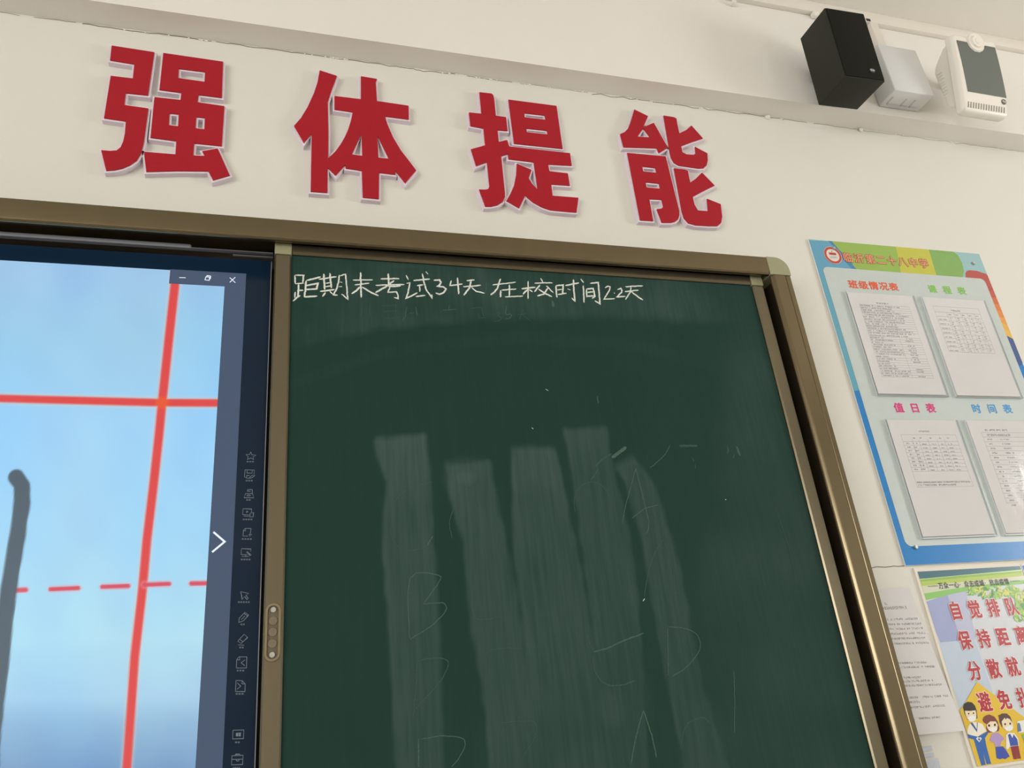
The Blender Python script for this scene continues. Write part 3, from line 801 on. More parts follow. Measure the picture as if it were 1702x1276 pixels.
# older writing that the eraser left
g5, g6, g7, g8 = crop(600, 600, 3.19), crop(900, 600, 3.191), crop(460, 900, 3.393), crop(850, 900, 2.618)
GHOST = [
 (g5, [[(380,640),(330,650),(280,665),(215,705),(165,770),(150,860),(175,960),(240,1004),(310,995),(350,978)]], .0013, M_FAINT),
 (g5, [[(350,978),(365,950),(381,928)]], .0022, M_GHOST),
 (g5, [[(595,640),(530,705),(492,780),(470,860),(485,940)]], .0016, M_FAINT),
 (g7, [[(750,545),(752,205),(915,190),(910,235),(870,290),(828,352)],[(828,352),(900,345),(945,348),(955,385),(910,440),(850,490),(750,550)]], .0016, M_GHOST),
 (g7, [[(770,985),(785,820),(790,675)],[(790,675),(870,657),(950,662),(967,700),(920,790),(850,870),(772,955)]], .0016, M_FAINT),
 (g7, [[(800,1270),(799,1110)],[(815,1112),(900,1098),(990,1097),(1050,1110),(1062,1150),(1030,1215),(985,1270)]], .0016, M_GHOST),
 (g7, [[(1130,235),(1100,280),(1098,360),(1120,430),(1180,438),(1260,420)]], .0012, M_FAINT),
 (g7, [[(1200,612),(1290,598),(1390,602)],[(1185,620),(1175,830)]], .0012, M_FAINT),
 (g7, [[(1250,1040),(1245,1270)],[(1260,1022),(1400,1010),(1460,1025),(1455,1100),(1390,1210)]], .0012, M_FAINT),
 (g6, [[(430,860),(445,770),(470,680),(500,568)],[(500,568),(530,690),(555,790),(570,870),(556,915)],[(480,832),(550,778),(620,762)]], .0016, M_GHOST),
 (g6, [[(545,1250),(565,1130),(600,1020),(645,945)],[(645,945),(675,1020),(700,1120),(711,1270)]], .0014, M_FAINT),
 (g6, [[(575,565),(620,530),(655,495),(682,445)]], .0014, M_GHOST),
 (g6, [[(730,449),(828,449)]], .0052, M_FAINT),
 (g6, [[(1033,452),(1042,475),(1053,500)]], .0042, M_GHOST),
 (g6, [[(985,455),(992,475),(986,492)],[(1022,495),(1018,515)]], .003, M_FAINT),
 (g6, [[(372,512),(410,485),(450,455)]], .006, M_GHOST),
 (g6, [[(285,560),(320,522),(370,490)],[(262,630),(285,600),(300,570)]], .0026, M_FAINT),
 (g6, [[(1240,768),(1275,880),(1310,985),(1355,1180)]], .0014, M_FAINT),
 (g6, [[(180,800),(172,740),(200,670),(265,640),(330,668),(365,730)]], .0013, M_FAINT),
 (g6, [[(296,185),(300,225)]], .0024, M_GHOST),
 (g6, [[(800,510),(808,535)],[(815,545),(816,570)]], .002, M_FAINT),
 (g8, [[(358,480),(420,462),(480,434),(530,415),(575,398)]], .0024, M_GHOST),
 (g8, [[(330,405),(340,440),(355,475)],[(355,500),(362,560),(390,605),(430,625),(485,622),(538,604)]], .0018, M_FAINT),
 (g8, [[(680,370),(760,378),(810,408),(822,460),(795,510),(750,555),(700,585)],[(680,375),(682,580)]], .0015, M_GHOST),
 (g8, [[(968,560),(972,700),(970,830)]], .0013, M_GHOST),
 (g8, [[(520,970),(535,880),(555,800),(575,735)],[(575,735),(610,840),(632,940)]], .0022, M_GHOST),
 (g8, [[(735,900),(760,800),(830,765),(865,790)]], .0014, M_FAINT),
 (A, [[(1095,475),(1085,560),(1055,602)],[(1175,478),(1187,555)],[(1120,535),(1160,530)]], .0014, M_GHOST),
 (A, [[(1415,508),(1530,500)],[(1475,462),(1468,508)]], .0014, M_GHOST),
 (A, [[(870,470),(1000,462)],[(880,520),(1020,512)],[(910,580),(1040,570)],[(1000,455),(1000,600)]], .0012, M_FAINT),
 (A, [[(770,450),(772,560)],[(700,480),(690,580)]], .0012, M_FAINT),
 (Bc, [[(20,490),(120,482)],[(80,530),(85,580),(150,570)],[(100,470),(130,570)]], .0012, M_FAINT),
 (Bc, [[(230,535),(268,530),(255,560),(285,575),(260,600),(225,605)]], .0013, M_FAINT),
 (Bc, [[(330,468),(325,545),(360,540),(372,560),(350,580),(318,582)]], .0016, M_GHOST),
 (Bc, [[(450,510),(490,505)],[(425,548),(510,535)],[(470,510),(440,590)],[(475,548),(540,605)]], .0013, M_FAINT),
 (Bc, [[(735,425),(743,478)]], .0058, M_GHOST),
 (Bc, [[(148,258),(150,320),(138,365)]], .0014, M_GHOST)]
for cf, sts, wd, m in GHOST:
    b = MB()
    for s in sts: chalk(b, cf(smooth_line(s)), wd)
    note(b.build('chalk_trace', m, board), 'faint half-erased chalk line')
for cf, s in ((g5, [(978,148),(992,156)]), (g5, [(905,353),(914,360)]), (g6, [(974,736),(980,733)]), (g8, [(573,258),(579,248)])):
    b = MB(); chalk(b, cf(s), .0026); note(b.build('chalk_speck', M_CHALK, board), 'white chalk speck')
# scratches of bright metal along the edge next to the green
# ------------------------------------------------------------------ notice board with pockets
NY = -0.005
KB = (1.5+NY)/(1.5-0.012)
kx = lambda *v: tuple(x*KB for x in v)
kz = lambda *v: tuple(1.25+(z-1.25)*KB for z in v)
NX0, NX1 = kx(1.3722, 1.9655)
NZ0, NZ1 = kz(1.5010, 2.3960)
sign = thing('notice_board', ((NX0+NX1)/2, 0, NZ0), 'colourful class notice board with blue border and four clear pockets', 'notice board')
b = MB(); b.rbox(NX0, NX1, NY, -0.0005, NZ0, NZ1, 0.0008, 2)
note(b.build('board_panel', M_ACRYL, sign), 'pale board panel')
lay = [0]
def ink(name, pts_list, rgb, parent, Yb, label=None, rough=0.25, world=False):
    """printed area traced on the face of a print; each layer lies a hair above the one before"""
    lay[0] += 1
    Y = Yb-0.000025*lay[0]
    b = MB()
    for pts in pts_list:
        b.flat([[(p[0], Y, p[1]) if world else tuple(at(p[0], p[1], Y)) for p in pts]])
    o = b.build(name, printed(rgb, rough), parent)
    if label: note(o, label)
    return o
def clampx(pts, Y, x0, x1, z0, z1):
    out = []
    for p in pts:
        q = at(p[0], p[1], Y); out.append((min(max(q.x, x0), x1), min(max(q.z, z0), z1)))
    return out
cs = crop(1330, 395, 7.4); cS = crop(1320, 380, 3.987); cR = crop(1550, 390, 4.253)
zt = at(1422, 648, NY).z
E_ = 0.0008
lim = (NX0+E_, NX1-E_, NZ0+E_, NZ1-E_)
NYp = NY-0.0002
ink('border_print', [[(NX0+E_, NZ0+E_), (NX1-E_, NZ0+E_), (NX1-E_, NZ1-E_), (NX0+E_, NZ1-E_)]], (36, 124, 192), sign, NYp, 'blue border', world=True)
ink('border_print', [[(NX0+E_, zt-.003), (NX0+.02, zt), (NX0+.02, NZ1-E_), (NX0+E_, NZ1-E_)]], (96, 160, 182), sign, NYp, 'pale teal border', world=True)
ink('border_print', [[(NX0+E_, kz(2.305)[0]), (NX1-E_, kz(2.305)[0]), (NX1-E_, NZ1-E_), (NX0+E_, NZ1-E_)]], (150, 186, 190), sign, NYp, 'pale blue heading band', world=True)
ink('border_print', [clampx(cs([(100,30),(380,45),(715,392),(640,500),(200,480)]), NY, *lim)], (98, 158, 188), sign, NYp, world=True)
ink('border_print', [clampx(cs([(335,20),(400,20),(730,395),(650,400),(520,260),(420,120)]), NY, *lim)], (72, 130, 170), sign, NYp, world=True)
ink('border_print', [clampx(cs([(380,20),(1165,80),(1245,470),(715,420),(600,270),(470,140)]), NY, *lim)], (146, 178, 84), sign, NYp, 'green heading shape', world=True)
ink('border_print', [clampx(cs([(1165,80),(1575,100),(1690,500),(1245,470)]), NY, *lim)], (190, 188, 74), sign, NYp, 'yellow-green heading shape', world=True)
ink('border_print', [clampx([(1540,405),(1583,405),(1584,418),(1592,424),(1599,437),(1602,450),(1600,462),(1560,470)], NY, *lim)], (126, 168, 90), sign, NYp, 'darker green heading shape', world=True)
# right border from red through orange and yellow to blue
ink('border_print', [clampx(cR([(232,300),(232,270),(242,256),(262,251),(310,255),(380,278),(400,292),(435,395),(410,430),(370,330)]), NY, *lim)], (176, 76, 70), sign, NYp, 'red corner shape', world=True)
def edge_seg(t0, t1, rgb):
    o0, o1 = Vector((435, 395)), Vector((577, 738)); i0, i1 = Vector((395, 400)), Vector((522, 712))
    q = cR([tuple(i0.lerp(i1, t0)), tuple(o0.lerp(o1, t0)+Vector((12, 0))), tuple(o0.lerp(o1, t1)+Vector((12, 0))), tuple(i0.lerp(i1, t1))])
    ink('border_print', [clampx(q, NY, *lim)], rgb, sign, NYp, world=True)
for i, c in enumerate([(186,86,70),(200,104,70),(212,122,70),(218,138,72),(222,156,76),(224,172,80),(224,182,84)]): edge_seg(i/7, (i+1)/7, c)
ink('border_print', [clampx(cR([(518,715),(590,738),(665,905),(615,930),(560,830)]), NY, *lim)], (72, 92, 142), sign, NYp, 'dark blue border', world=True)
# pale inner panel
pr = rrect(*kx(1.3900, 1.9460), *kz(1.5445, 2.3075), 0.016)
ink('inner_panel', [pr], (190, 198, 195), sign, NYp, 'pale inner panel', rough=0.3, world=True)
YT = NYp-0.0009
def row(text, name, quad, Y, h, rgb, parent, bold, w=None, label=None):
    p, q = at(*quad[0], Y), at(*quad[1], Y)
    put_text(name, text, (p.x, p.z), (q.x, q.z), Y, h, printed(rgb), parent, w, bold, label)
cc = lambda x, y: (1320+x/3.987, 380+y/3.987)
ck = lambda x, y: (1330+x/7.4, 395+y/7.4)
row('临沂第二十八中学', 'heading_text', (ck(588, 245), ck(1522, 318)), YT, 0.0330, (186, 70, 66), sign, 0.050, w=.034, label='red outlined heading character')
row('临沂第二十八中学', 'heading_fill', (ck(588, 245), ck(1522, 318)), YT-.0002, 0.0330, (214, 176, 132), sign, 0.0, w=.034, label='pale fill of the heading strokes')
row('班级情况表', 'section_title', (ck(652, 575), ck(1150, 607)), YT, 0.0275, (218, 92, 58), sign, 0.030, w=.032, label='orange section title character')
row('课程表', 'section_title', (cc(916, 400), cc(1110, 413)), YT, 0.0270, (128, 190, 84), sign, 0.030, w=.030, label='green section title character')
row('值日表', 'section_title', (cc(694, 1187), cc(905, 1190)), YT, 0.0280, (206, 52, 122), sign, 0.030, w=.031, label='magenta section title character')
row('时间表', 'section_title', (cc(1208, 1193), cc(1414, 1195)), YT, 0.0280, (62, 146, 202), sign, 0.030, w=.031, label='blue section title character')
# round emblem
ec = at(*ck(402, 215), YT)
def disc(cx, cz, r, n=28): return [(cx+r*math.cos(2*math.pi*i/n), cz+r*math.sin(2*math.pi*i/n)) for i in range(n)]
def wflat(name, loops, Y, m, parent, label=None):
    b = MB(); b.flat([[(x, Y, z) for x, z in l] for l in loops]); o = b.build(name, m, parent)
    if label: note(o, label)
    return o
em = wflat('emblem', [disc(ec.x, ec.z, .0285)], YT, printed((222, 208, 196)), sign, 'round red and cream school emblem')
wflat('emblem_ring', [disc(ec.x, ec.z, .0272), disc(ec.x, ec.z, .0205)], YT-.0003, printed((186, 68, 58)), em)
wflat('emblem_mark', [[(ec.x-.0115, ec.z+.0010), (ec.x+.0115, ec.z+.0010), (ec.x+.0115, ec.z+.0085), (ec.x-.0115, ec.z+.0085)]], YT-.0003, printed((168, 72, 66)), em)
wflat('emblem_mark', [[(ec.x-.0115, ec.z-.0100), (ec.x+.0110, ec.z-.0090), (ec.x+.0100, ec.z-.0030), (ec.x-.0105, ec.z-.0040)]], YT-.0003, printed((176, 186, 194)), em)
wflat('emblem_mark', [disc(ec.x, ec.z+.0125, .0018, 8)], YT-.0003, printed((80, 70, 68)), em)
# screws of the board
for x, y in ((1617, 438), (1385, 413.5), (1521, 909.5)):
    p = at(x, y, NY)
    b = MB(); b.tube((p.x, NYp-.0018, p.z), (p.x, NYp-.0052, p.z), .0052, .0038, 14)
    note(b.build('screw', M_SILVER, sign), 'small metal screw')
# pockets and sheets
def pocket(x0, x1, z0, z1):
    b = MB()
    y0 = NYp-.0022
    cx = (x0+x1)/2
    top = [(x0-.006, z1+.001), (cx-.012, z1+.001)]+[(cx-.012*math.cos(math.pi*i/6), z1+.001-.005*math.sin(math.pi*i/6)) for i in range(1, 6)]+[(cx+.012, z1+.001), (x1+.006, z1+.001)]
    loop = [(x0-.006, z0-.0055), (x1+.006, z0-.0055)]+top[::-1]
    b.flat([[(x, y0-.0047, z) for x, z in loop]])
    o = b.build('clear_pocket', M_FILM, sign)
    e = MB()
    e.box(x0-.006, x0-.0048, y0-.0047, y0, z0-.004, z1+.001); e.box(x1+.0048, x1+.006, y0-.0047, y0, z0-.004, z1+.001); e.box(x0-.006, x1+.006, y0-.0047, y0, z0-.0055, z0-.004)
    note(e.build('pocket_edge', M_PEDGE, o), 'bent clear edge of the pocket')
    return note(o, 'clear plastic pocket')
C1, C2, R1, R2 = kx(1.4415, 1.6550), kx(1.6905, 1.9045), kz(1.9310, 2.2290), kz(1.5650, 1.8600)
SHY = NYp-.0040
rp = random.Random(11)
def sheet(label, X, Z):
    x0, x1 = X; z0, z1 = Z
    t = thing('printed_sheet', ((x0+x1)/2, SHY, z0), label, 'paper', 'sheets in the clear pockets')
    b = MB(); b.box(x0, x1, SHY-.0002, SHY+.0002, z0, z1); b.build('sheet', M_PAPER, t)
    return t, x0, x1, z0, z1
def hline(B, x0, x1, z, w=.0006): B.add([(x0, SHY-.00035, z-w/2), (x1, SHY-.00035, z-w/2), (x1, SHY-.00035, z+w/2), (x0, SHY-.00035, z+w/2)], [(0, 1, 2, 3)])
def vline(B, x, z0, z1, w=.0006): B.add([(x-w/2, SHY-.00035, z0), (x+w/2, SHY-.00035, z0), (x+w/2, SHY-.00035, z1), (x-w/2, SHY-.00035, z1)], [(0, 1, 2, 3)])
def words(B, x0, x1, z, h, fill=.8):
    x = x0
    while x < x1-h*.5:
        w = min(h*rp.choice([.7, .8, .9]), x1-x)
        if rp.random() < fill:
            for k in (0.15, 0.5, 0.85):
                if rp.random() < .8: hline(B, x, x+w, z-h/2+h*k, h*.15)
            vline(B, x+w*rp.random(), z-h/2, z+h/2, h*.14)
        x += h
for X, Z in ((C1, R1), (C2, R1), (C1, R2), (C2, R2)): pocket(X[0], X[1], Z[0], Z[1])
# densely ruled list
t, x0, x1, z0, z1 = sheet('densely ruled printed list in the upper left pocket, under the orange title', C1, R1)
a, l = MB(), MB()
tx0, tx1, tz1, tz0 = x0+.028, x1-.022, z1-.036, z0+.048
words(a, x0+.085, x0+.125, z1-.030, .0042, 1)
nr = 31
for i in range(nr+1):
    z = tz1-(tz1-tz0)*i/nr
    if rp.random() < .85: hline(l, tx0, tx1, z)
    if i < nr:
        zc = z-(tz1-tz0)/nr/2
        if i < 14: words(a, tx0+.002, tx0+(tx1-tx0)*rp.uniform(.55, .99), zc, .0034, .85)
        else:
            words(a, tx0+.002, tx0+(tx1-tx0)*rp.uniform(.2, .6), zc, .0034, .85)
            if rp.random() < .7: words(a, tx1-.055+.01*rp.random(), tx1-.025, zc, .0034, .9)
vline(l, tx1-.068, tz0, tz0+.17)
vline(l, tx0, tz0, tz1, .0004); vline(l, tx1, tz0, tz1, .0004)
l.build('ruled_lines', M_PRINT2, t); a.build('printed_text', M_PRINT, t)
# weekly timetable
t, x0, x1, z0, z1 = sheet('grid timetable sheet in the upper right pocket, under the green title', C2, R1)
a, l = MB(), MB()
words(a, x0+.085, x0+.118, z1-.039, .0046, 1)
hline(l, x0+.026, x1-.030, z1-.028); hline(l, x0+.026, x1-.030, z1-.046)
tx0, tx1, tz1, tz0 = x0+.026, x1-.030, z1-.046, z1-.170
vline(l, tx0, tz0, z1-.028); vline(l, tx1, tz0, z1-.028)
rows_ = 9
for i in range(rows_+1): hline(l, tx0, tx1, tz1-(tz1-tz0)*i/rows_)
cx = [tx0+.012, tx0+.040, tx0+.065, tx0+.089, tx0+.113, tx0+.137]
for c in cx[1:]: vline(l, c, tz0, tz1)
for i in range(rows_):
    zc = tz1-(tz1-tz0)*(i+.5)/rows_
    if i: words(a, tx0+.004, tx0+.034, zc-.003, .0030, .9)
    for c in cx[1:]:
        if i == 0: words(a, c+.003, c+.014, zc, .0034, 1)
        else:
            words(a, c+.005, c+.013, zc+.003, .0030, .9); words(a, c+.005, c+.013, zc-.0025, .0030, .6)
l.build('ruled_lines', M_PRINT2, t); a.build('printed_text', M_PRINT, t)
# duty roster
t, x0, x1, z0, z1 = sheet('short duty table sheet in the lower left pocket, under the magenta title', C1, R2)
a, l = MB(), MB()
words(a, x0+.088, x0+.122, z1-.031, .0042, 1)
tx0, tx1, tz1, tz0 = x0+.029, x1-.015, z1-.040, z1-.176
hs = [0, .018, .028, .038, .0475, .057, .0665, .076, .0855, .096, .136]
for h in hs: hline(l, tx0, tx1, tz1-h)
vline(l, tx0, tz0, tz1); vline(l, tx1, tz0, tz1)
for c in (.030, .050, .078, .107, .130): vline(l, tx0+c, tz1-.096, tz1-.012)
for i in range(9):
    zc = tz1-(hs[i]+hs[i+1])/2
    if i == 0:
        for c in (.034, .054, .085, .115, .140): words(a, tx0+c, tx0+c+.007, zc, .0036, 1)
    else:
        words(a, tx0+.008, tx0+.020, zc, .0036, 1); words(a, tx0+.028, tx0+.044, zc, .0036, .8)
        for c in (.056, .086, .113, .137): words(a, tx0+c, tx0+c+.013, zc-.0022, .0028, .9)
words(a, tx0+.003, tx1-.003, tz0+.012, .0042, .95); words(a, tx0+.003, tx0+.12, tz0+.005, .0042, .95)
l.build('ruled_lines', M_PRINT2, t); a.build('printed_text', M_PRINT, t)
# daily times
t, x0, x1, z0, z1 = sheet('daily times sheet in the lower right pocket, under the blue title', C2, R2)
a, l = MB(), MB()
words(a, x0+.050, x0+.125, z1-.026, .0048, .9); words(a, x0+.052, x0+.130, z1-.040, .0060, 1)
tx0, tx1, tz1 = x0+.036, x1-.030, z1-.033
for i in range(16):
    hline(l, tx0, tx1, tz1-.0125*i)
    if i: words(a, tx0+.012, tx0+.028, tz1-.0125*(i+.5), .0040, .9); words(a, tx0+.055, tx0+.085, tz1-.0125*(i+.5), .0036, .9)
vline(l, tx0, tz1-.19, tz1); vline(l, tx1, tz1-.19, tz1)
l.build('ruled_lines', M_PRINT2, t); a.build('printed_text', M_PRINT, t)

# ------------------------------------------------------------------ health poster
PX0, PX1, PZ0, PZ1 = 1.4075, 1.7105, 1.0825, 1.4878
PY = -0.004
poster = thing('wall_poster', ((PX0+PX1)/2, 0, PZ0), 'poster with four rows of red characters and cartoon children, below the notice board', 'poster')
b = MB(); b.box(PX0-.0075, PX1+.0025, PY, 0, PZ0-.006, PZ1+.0085)
note(b.build('backing_board', mat('cream_foam_board', lin(222, 214, 200), 0.55), poster), 'cream backing board')
lay[0] = 0
PYp = PY-.0002
plim = (PX0, PX1, PZ0, PZ1)
def pink(name, pts, rgb, label=None, cf=None):
    p = cf(pts) if cf else pts
    return ink(name, [clampx(p, PYp, *plim)], rgb, poster, PYp, label, world=True)
cp = crop(1510, 930, 8.865); ck3 = crop(1590, 1130, 8.741)
ink('poster_sheet', [[(PX0, PZ0), (PX1, PZ0), (PX1, PZ1), (PX0, PZ1)]], (204, 208, 214), poster, PYp, 'pale printed sheet', world=True)
pink('background_print', [(1530,1000),(1575,988),(1600,1075),(1572,1090),(1540,1050)], (158, 166, 204), 'lilac patch')
pink('background_print', [(1575,988),(1606,982),(1622,1062),(1597,1068)], (184, 188, 212))
pink('background_print', [(1556,1068),(1620,1062),(1650,1150),(1600,1190),(1580,1140)], (186, 200, 216))
pink('header_band', [(100,170),(1740,80),(1760,148),(155,285)], (72, 112, 124), 'dark teal header band', cp)
pink('header_band', [(140,285),(1760,140),(1760,165),(140,308)], (196, 224, 160), None, cp)
pink('header_band', [(140,296),(700,240),(1760,158),(1760,195),(140,330)], (142, 182, 92), None, cp)
pink('header_band', [(140,325),(1760,182),(1760,245),(160,398)], (176, 196, 96), 'yellow-green header band', cp)
pink('header_band', [(160,390),(1760,232),(1760,320),(200,505)], (206, 208, 186), 'cream band behind the black slogan', cp)
pink('header_band', [(200,500),(500,452),(900,392),(1760,296),(1760,348),(1200,404),(700,490),(430,560),(230,595)], (138, 192, 108), 'green wave under the slogan', cp)
rl = random.Random(2)
leaf_cols = [(96,160,70),(126,182,84),(150,196,92),(196,204,90),(84,146,72),(170,206,120),(206,206,104)]
leafB = MB()
for i in range(190):
    if i < 130: lx, ly = rl.uniform(870, 1760), rl.uniform(400, 560)
    else: lx, ly = rl.uniform(1560, 1760), rl.uniform(560, 900)
    if lx < 1000 and ly > 520: ly = 480
    ang, ln = rl.uniform(0, 6.28), rl.uniform(55, 110)
    wd = ln*rl.uniform(.22, .36)
    P = []
    for s in (1, -1):
        for k in range(6):
            t = k/5 if s == 1 else 1-k/5
            u = (t-.5)*ln; v = s*wd*math.sin(math.pi*t)*.6
            P.append((lx+u*math.cos(ang)-v*math.sin(ang), ly+u*math.sin(ang)+v*math.cos(ang)))
    k = rl.randrange(len(leaf_cols)) if lx < 1330 or ly > 560 else rl.choice([2, 3, 6, 1])
    q = clampx(cp(P), PYp, *plim)
    leafB.flat([[(x, PYp-.0006-.000003*i, z) for x, z in q]], k)
note(leafB.build('foliage_print', [printed(c) for c in leaf_cols], poster), 'printed green leaves')
lay[0] = 44
pink('yellow_shape', [(290,25),(1400,860),(1400,1400),(300,1255),(40,440),(130,310)], (222, 186, 62), 'yellow house-shaped background', ck3)
# slogan and red rows
Yt = PYp-.0013
b = MB()
p, q = at(*cp([(478, 384)])[0], Yt), at(*cp([(1448, 322)])[0], Yt)
txt = '万众一心·众志成城·抗击疫情'
put_text('slogan_character', txt, (p.x, p.z), (q.x, q.z), Yt, .0155, printed((40, 40, 44)), poster, .0140, .018, 'black slogan character')
for a_, c_ in (((285, 392), (435, 383)), ((1492, 318), (1640, 308))):
    u, v = at(*cp([a_])[0], Yt), at(*cp([c_])[0], Yt)
    b = MB(); b.ribbon([u, v], .0011); b.build('slogan_dash', printed((40, 40, 44)), poster)
rows_t = ['自觉排队', '保持距离', '分散就餐', '避免扎堆']
for j, s in enumerate(rows_t):
    z = 1.3952-.0645*j
    xa, xb = 1.4785, 1.4785+.0545*3
    put_text('text_outline', s, (xa, z), (xb, z), Yt, .0425, printed((238, 226, 222)), poster, .0365, .060, 'white outline of a red character')
    put_text('headline_character', s, (xa, z), (xb, z), Yt-.00008, .0425, printed((172, 34, 46)), poster, .0365, .034, 'red bold character')
# cartoon children in masks
lay[0] = 50
SKIN, HAIR, MASK = (234, 216, 186), (58, 52, 52), (232, 236, 232)
def kid(parts):
    for nm, rgb, polys, lb in parts:
        for P in polys: pink(nm, P, rgb, lb, ck3)
def dot(x, y, r=11): return [(x+r*math.cos(a*.7854), y+r*1.2*math.sin(a*.7854)) for a in range(8)]
kid([('figure_hair', HAIR, [[(86,395),(100,345),(150,315),(215,322),(260,370),(285,440),(297,550),(285,560),(200,560),(155,585),(108,490)]], 'black hair of the tall cartoon child'),
     ('figure_face', SKIN, [[(112,445),(190,448),(270,438),(282,500),(275,560),(240,600),(190,602),(150,565),(122,500)]], None),
     ('figure_mask', MASK, [[(155,545),(215,512),(282,530),(270,575),(235,603),(185,603)]], None),
     ('figure_eye', (50,44,44), [dot(168,487), dot(238,480)], None),
     ('figure_jacket', (232,228,214), [[(148,740),(165,670),(190,635),(225,610),(290,610),(370,640),(405,700),(425,745),(360,775),(300,820),(200,800),(150,775)]], 'white jacket top'),
     ('figure_jacket', (72,96,160), [[(192,628),(222,614),(285,715),(288,612),(300,616),(290,758)]], None),
     ('figure_trousers', (58,104,176), [[(150,785),(205,800),(300,822),(385,775),(443,740),(446,780),(405,840),(425,960),(495,1215),(430,1222),(375,1040),(415,1228),(352,1240),(270,960),(240,862),(166,842)]], 'blue jacket and trousers'),
     ('figure_badge', (232,232,228), [[(275,850),(298,825),(318,838),(342,828),(356,852),(320,902)]], None),
     ('figure_badge', (86,96,110), [[(298,852),(310,842),(318,850),(332,842),(338,856),(320,882)]], None)])
kid([('figure_hair', (128,70,64), [[(368,580),(385,535),(420,512),(470,500),(540,530),(590,600),(615,700),(602,742),(560,748),(450,768),(420,700),(425,640),(385,612)]], 'brown hair of the girl'),
     ('figure_face', SKIN, [[(425,650),(480,600),(560,600),(590,650),(580,720),(530,757),(470,732),(440,700)]], None),
     ('figure_mask', MASK, [[(450,715),(510,682),(585,690),(575,735),(530,758),(480,742)]], None),
     ('figure_eye', (50,44,44), [dot(463,660,16), dot(547,650,16)], None),
     ('figure_top', (176,150,196), [[(510,772),(590,760),(640,800),(690,850),(640,900),(625,962),(550,962),(540,915),(470,880),(490,820)]], 'lilac top'),
     ('figure_skirt', (64,84,172), [[(555,970),(660,960),(700,1000),(765,1110),(735,1122),(700,1148),(660,1135),(620,1150),(572,1130)]], 'blue skirt')])
kid([('figure_hair', (92,66,64), [[(605,530),(590,515),(620,505),(650,485),(720,485),(770,530),(800,612),(790,640),(700,660),(650,682),(615,610)]], 'brown hair of the boy'),
     ('figure_face', SKIN, [[(645,600),(690,545),(705,575),(720,550),(760,565),(805,622),(815,680),(760,742),(700,720),(660,682)]], None),
     ('figure_mask', MASK, [[(690,702),(750,662),(815,680),(805,715),(760,744),(715,737)]], None),
     ('figure_eye', (50,44,44), [dot(695,640,14), dot(768,632,14)], None),
     ('figure_shirt', (228,226,216), [[(708,800),(740,760),(830,770),(885,850),(895,955),(760,965),(735,1010),(705,990)]], 'white shirt'),
     ('figure_vest', (68,88,172), [[(735,795),(768,778),(800,842),(818,785),(872,860),(887,947),(770,957)]], 'blue waistcoat'),
     ('figure_trousers', (142,58,62), [[(775,962),(886,950),(925,1138),(870,1142),(850,1020),(862,1146),(820,1150)]], 'dark red trousers')])
pink('figure_basin', [(868,600),(1400,500),(1400,740),(890,762)], (226, 228, 224), 'white washbasin', ck3)
pink('figure_bottle', [(874,640),(884,618),(900,622),(914,650),(932,742),(880,752)], (96, 124, 166), 'blue bottle', ck3)
pink('figure_basin', [(930,790),(1300,740),(1300,960),(985,930)], (126, 184, 84), None, ck3)
# neighbouring poster, only its left edge is in the picture
b = MB(); b.box(1.7160, 2.016, PY, 0, 1.083, 1.4905)
tp = b.build('wall_poster', mat('white_poster', lin(214, 220, 226), 0.4)); tag(tp, 'blue-topped poster at the right edge, beside the cartoon poster', 'poster')
b = MB(); b.box(1.7180, 2.014, PY-.0004, PY-.0001, 1.452, 1.4885)
note(b.build('header_band', printed((62, 92, 176)), tp), 'blue header band')

# ------------------------------------------------------------------ loose notice beside the frame
notice = thing('paper_notice', (1.29, 0, 1.15), 'white typed notice curling off the wall between the frame and the poster', 'paper')
NR, NC = 26, 10
def npt(u, v):
    """u across 0..1, v down 0..1"""
    y = -0.0022-0.040*v**2.2*(0.35+.65*u)
    r0, r1 = (1510.5, 976.4), (1604.5, 1213.8)
    rx, rz = r0[0]+(r1[0]-r0[0])*v, r0[1]+(r1[1]-r0[1])*v
    R_ = at(rx, rz, y)
    xl = 1.2125
    zl = 1.4548-(1.4548-1.158)*v
    return Vector((xl+(R_.x-xl)*u, y, zl+(R_.z-zl)*u))
b = MB()
b.add([npt(i/NC, j/NR) for j in range(NR+1) for i in range(NC+1)], [(j*(NC+1)+i, (j+1)*(NC+1)+i, (j+1)*(NC+1)+i+1, j*(NC+1)+i+1) for j in range(NR) for i in range(NC)])
o = b.build('sheet', M_PAPER, notice, smooth=True)
b = MB()
def nwords(v, u0, u1, h, fill=.95):
    u = u0
    while u < u1:
        if rp.random() < fill-.05:
            for k in (-.35, 0, .35):
                if rp.random() < .3: continue
                a_, c_ = npt(u, v+k*h), npt(u+rp.uniform(.010, .018), v+k*h)
                a_.y -= .0006; c_.y -= .0006
                b.ribbon([a_, c_], h*.04)
            m_ = rp.random()*.02
            a_, c_ = npt(u+m_, v-h*.45), npt(u+m_, v+h*.45)
            a_.y -= .0006; c_.y -= .0006
            b.ribbon([a_, c_], .0005)
        u += .026
for v, u0, u1, h in ((.105,.50,.55,.018),(.135,.45,.83,.022),(.215,.3,.95,.014),(.25,.3,.97,.014),(.283,.3,.97,.014),(.316,.3,.97,.014),(.35,.3,.97,.014),(.385,.3,.97,.014),
                     (.52,.3,.80,.014),(.55,.3,.93,.014),(.62,.3,.66,.014),(.645,.3,.80,.014),(.675,.3,.92,.014),(.755,.3,.93,.014),(.785,.3,.50,.014),(.82,.3,.84,.014),(.895,.3,.70,.014)):
    nwords(v, u0, u1, h)
b.build('typed_text', M_PRINT, notice)

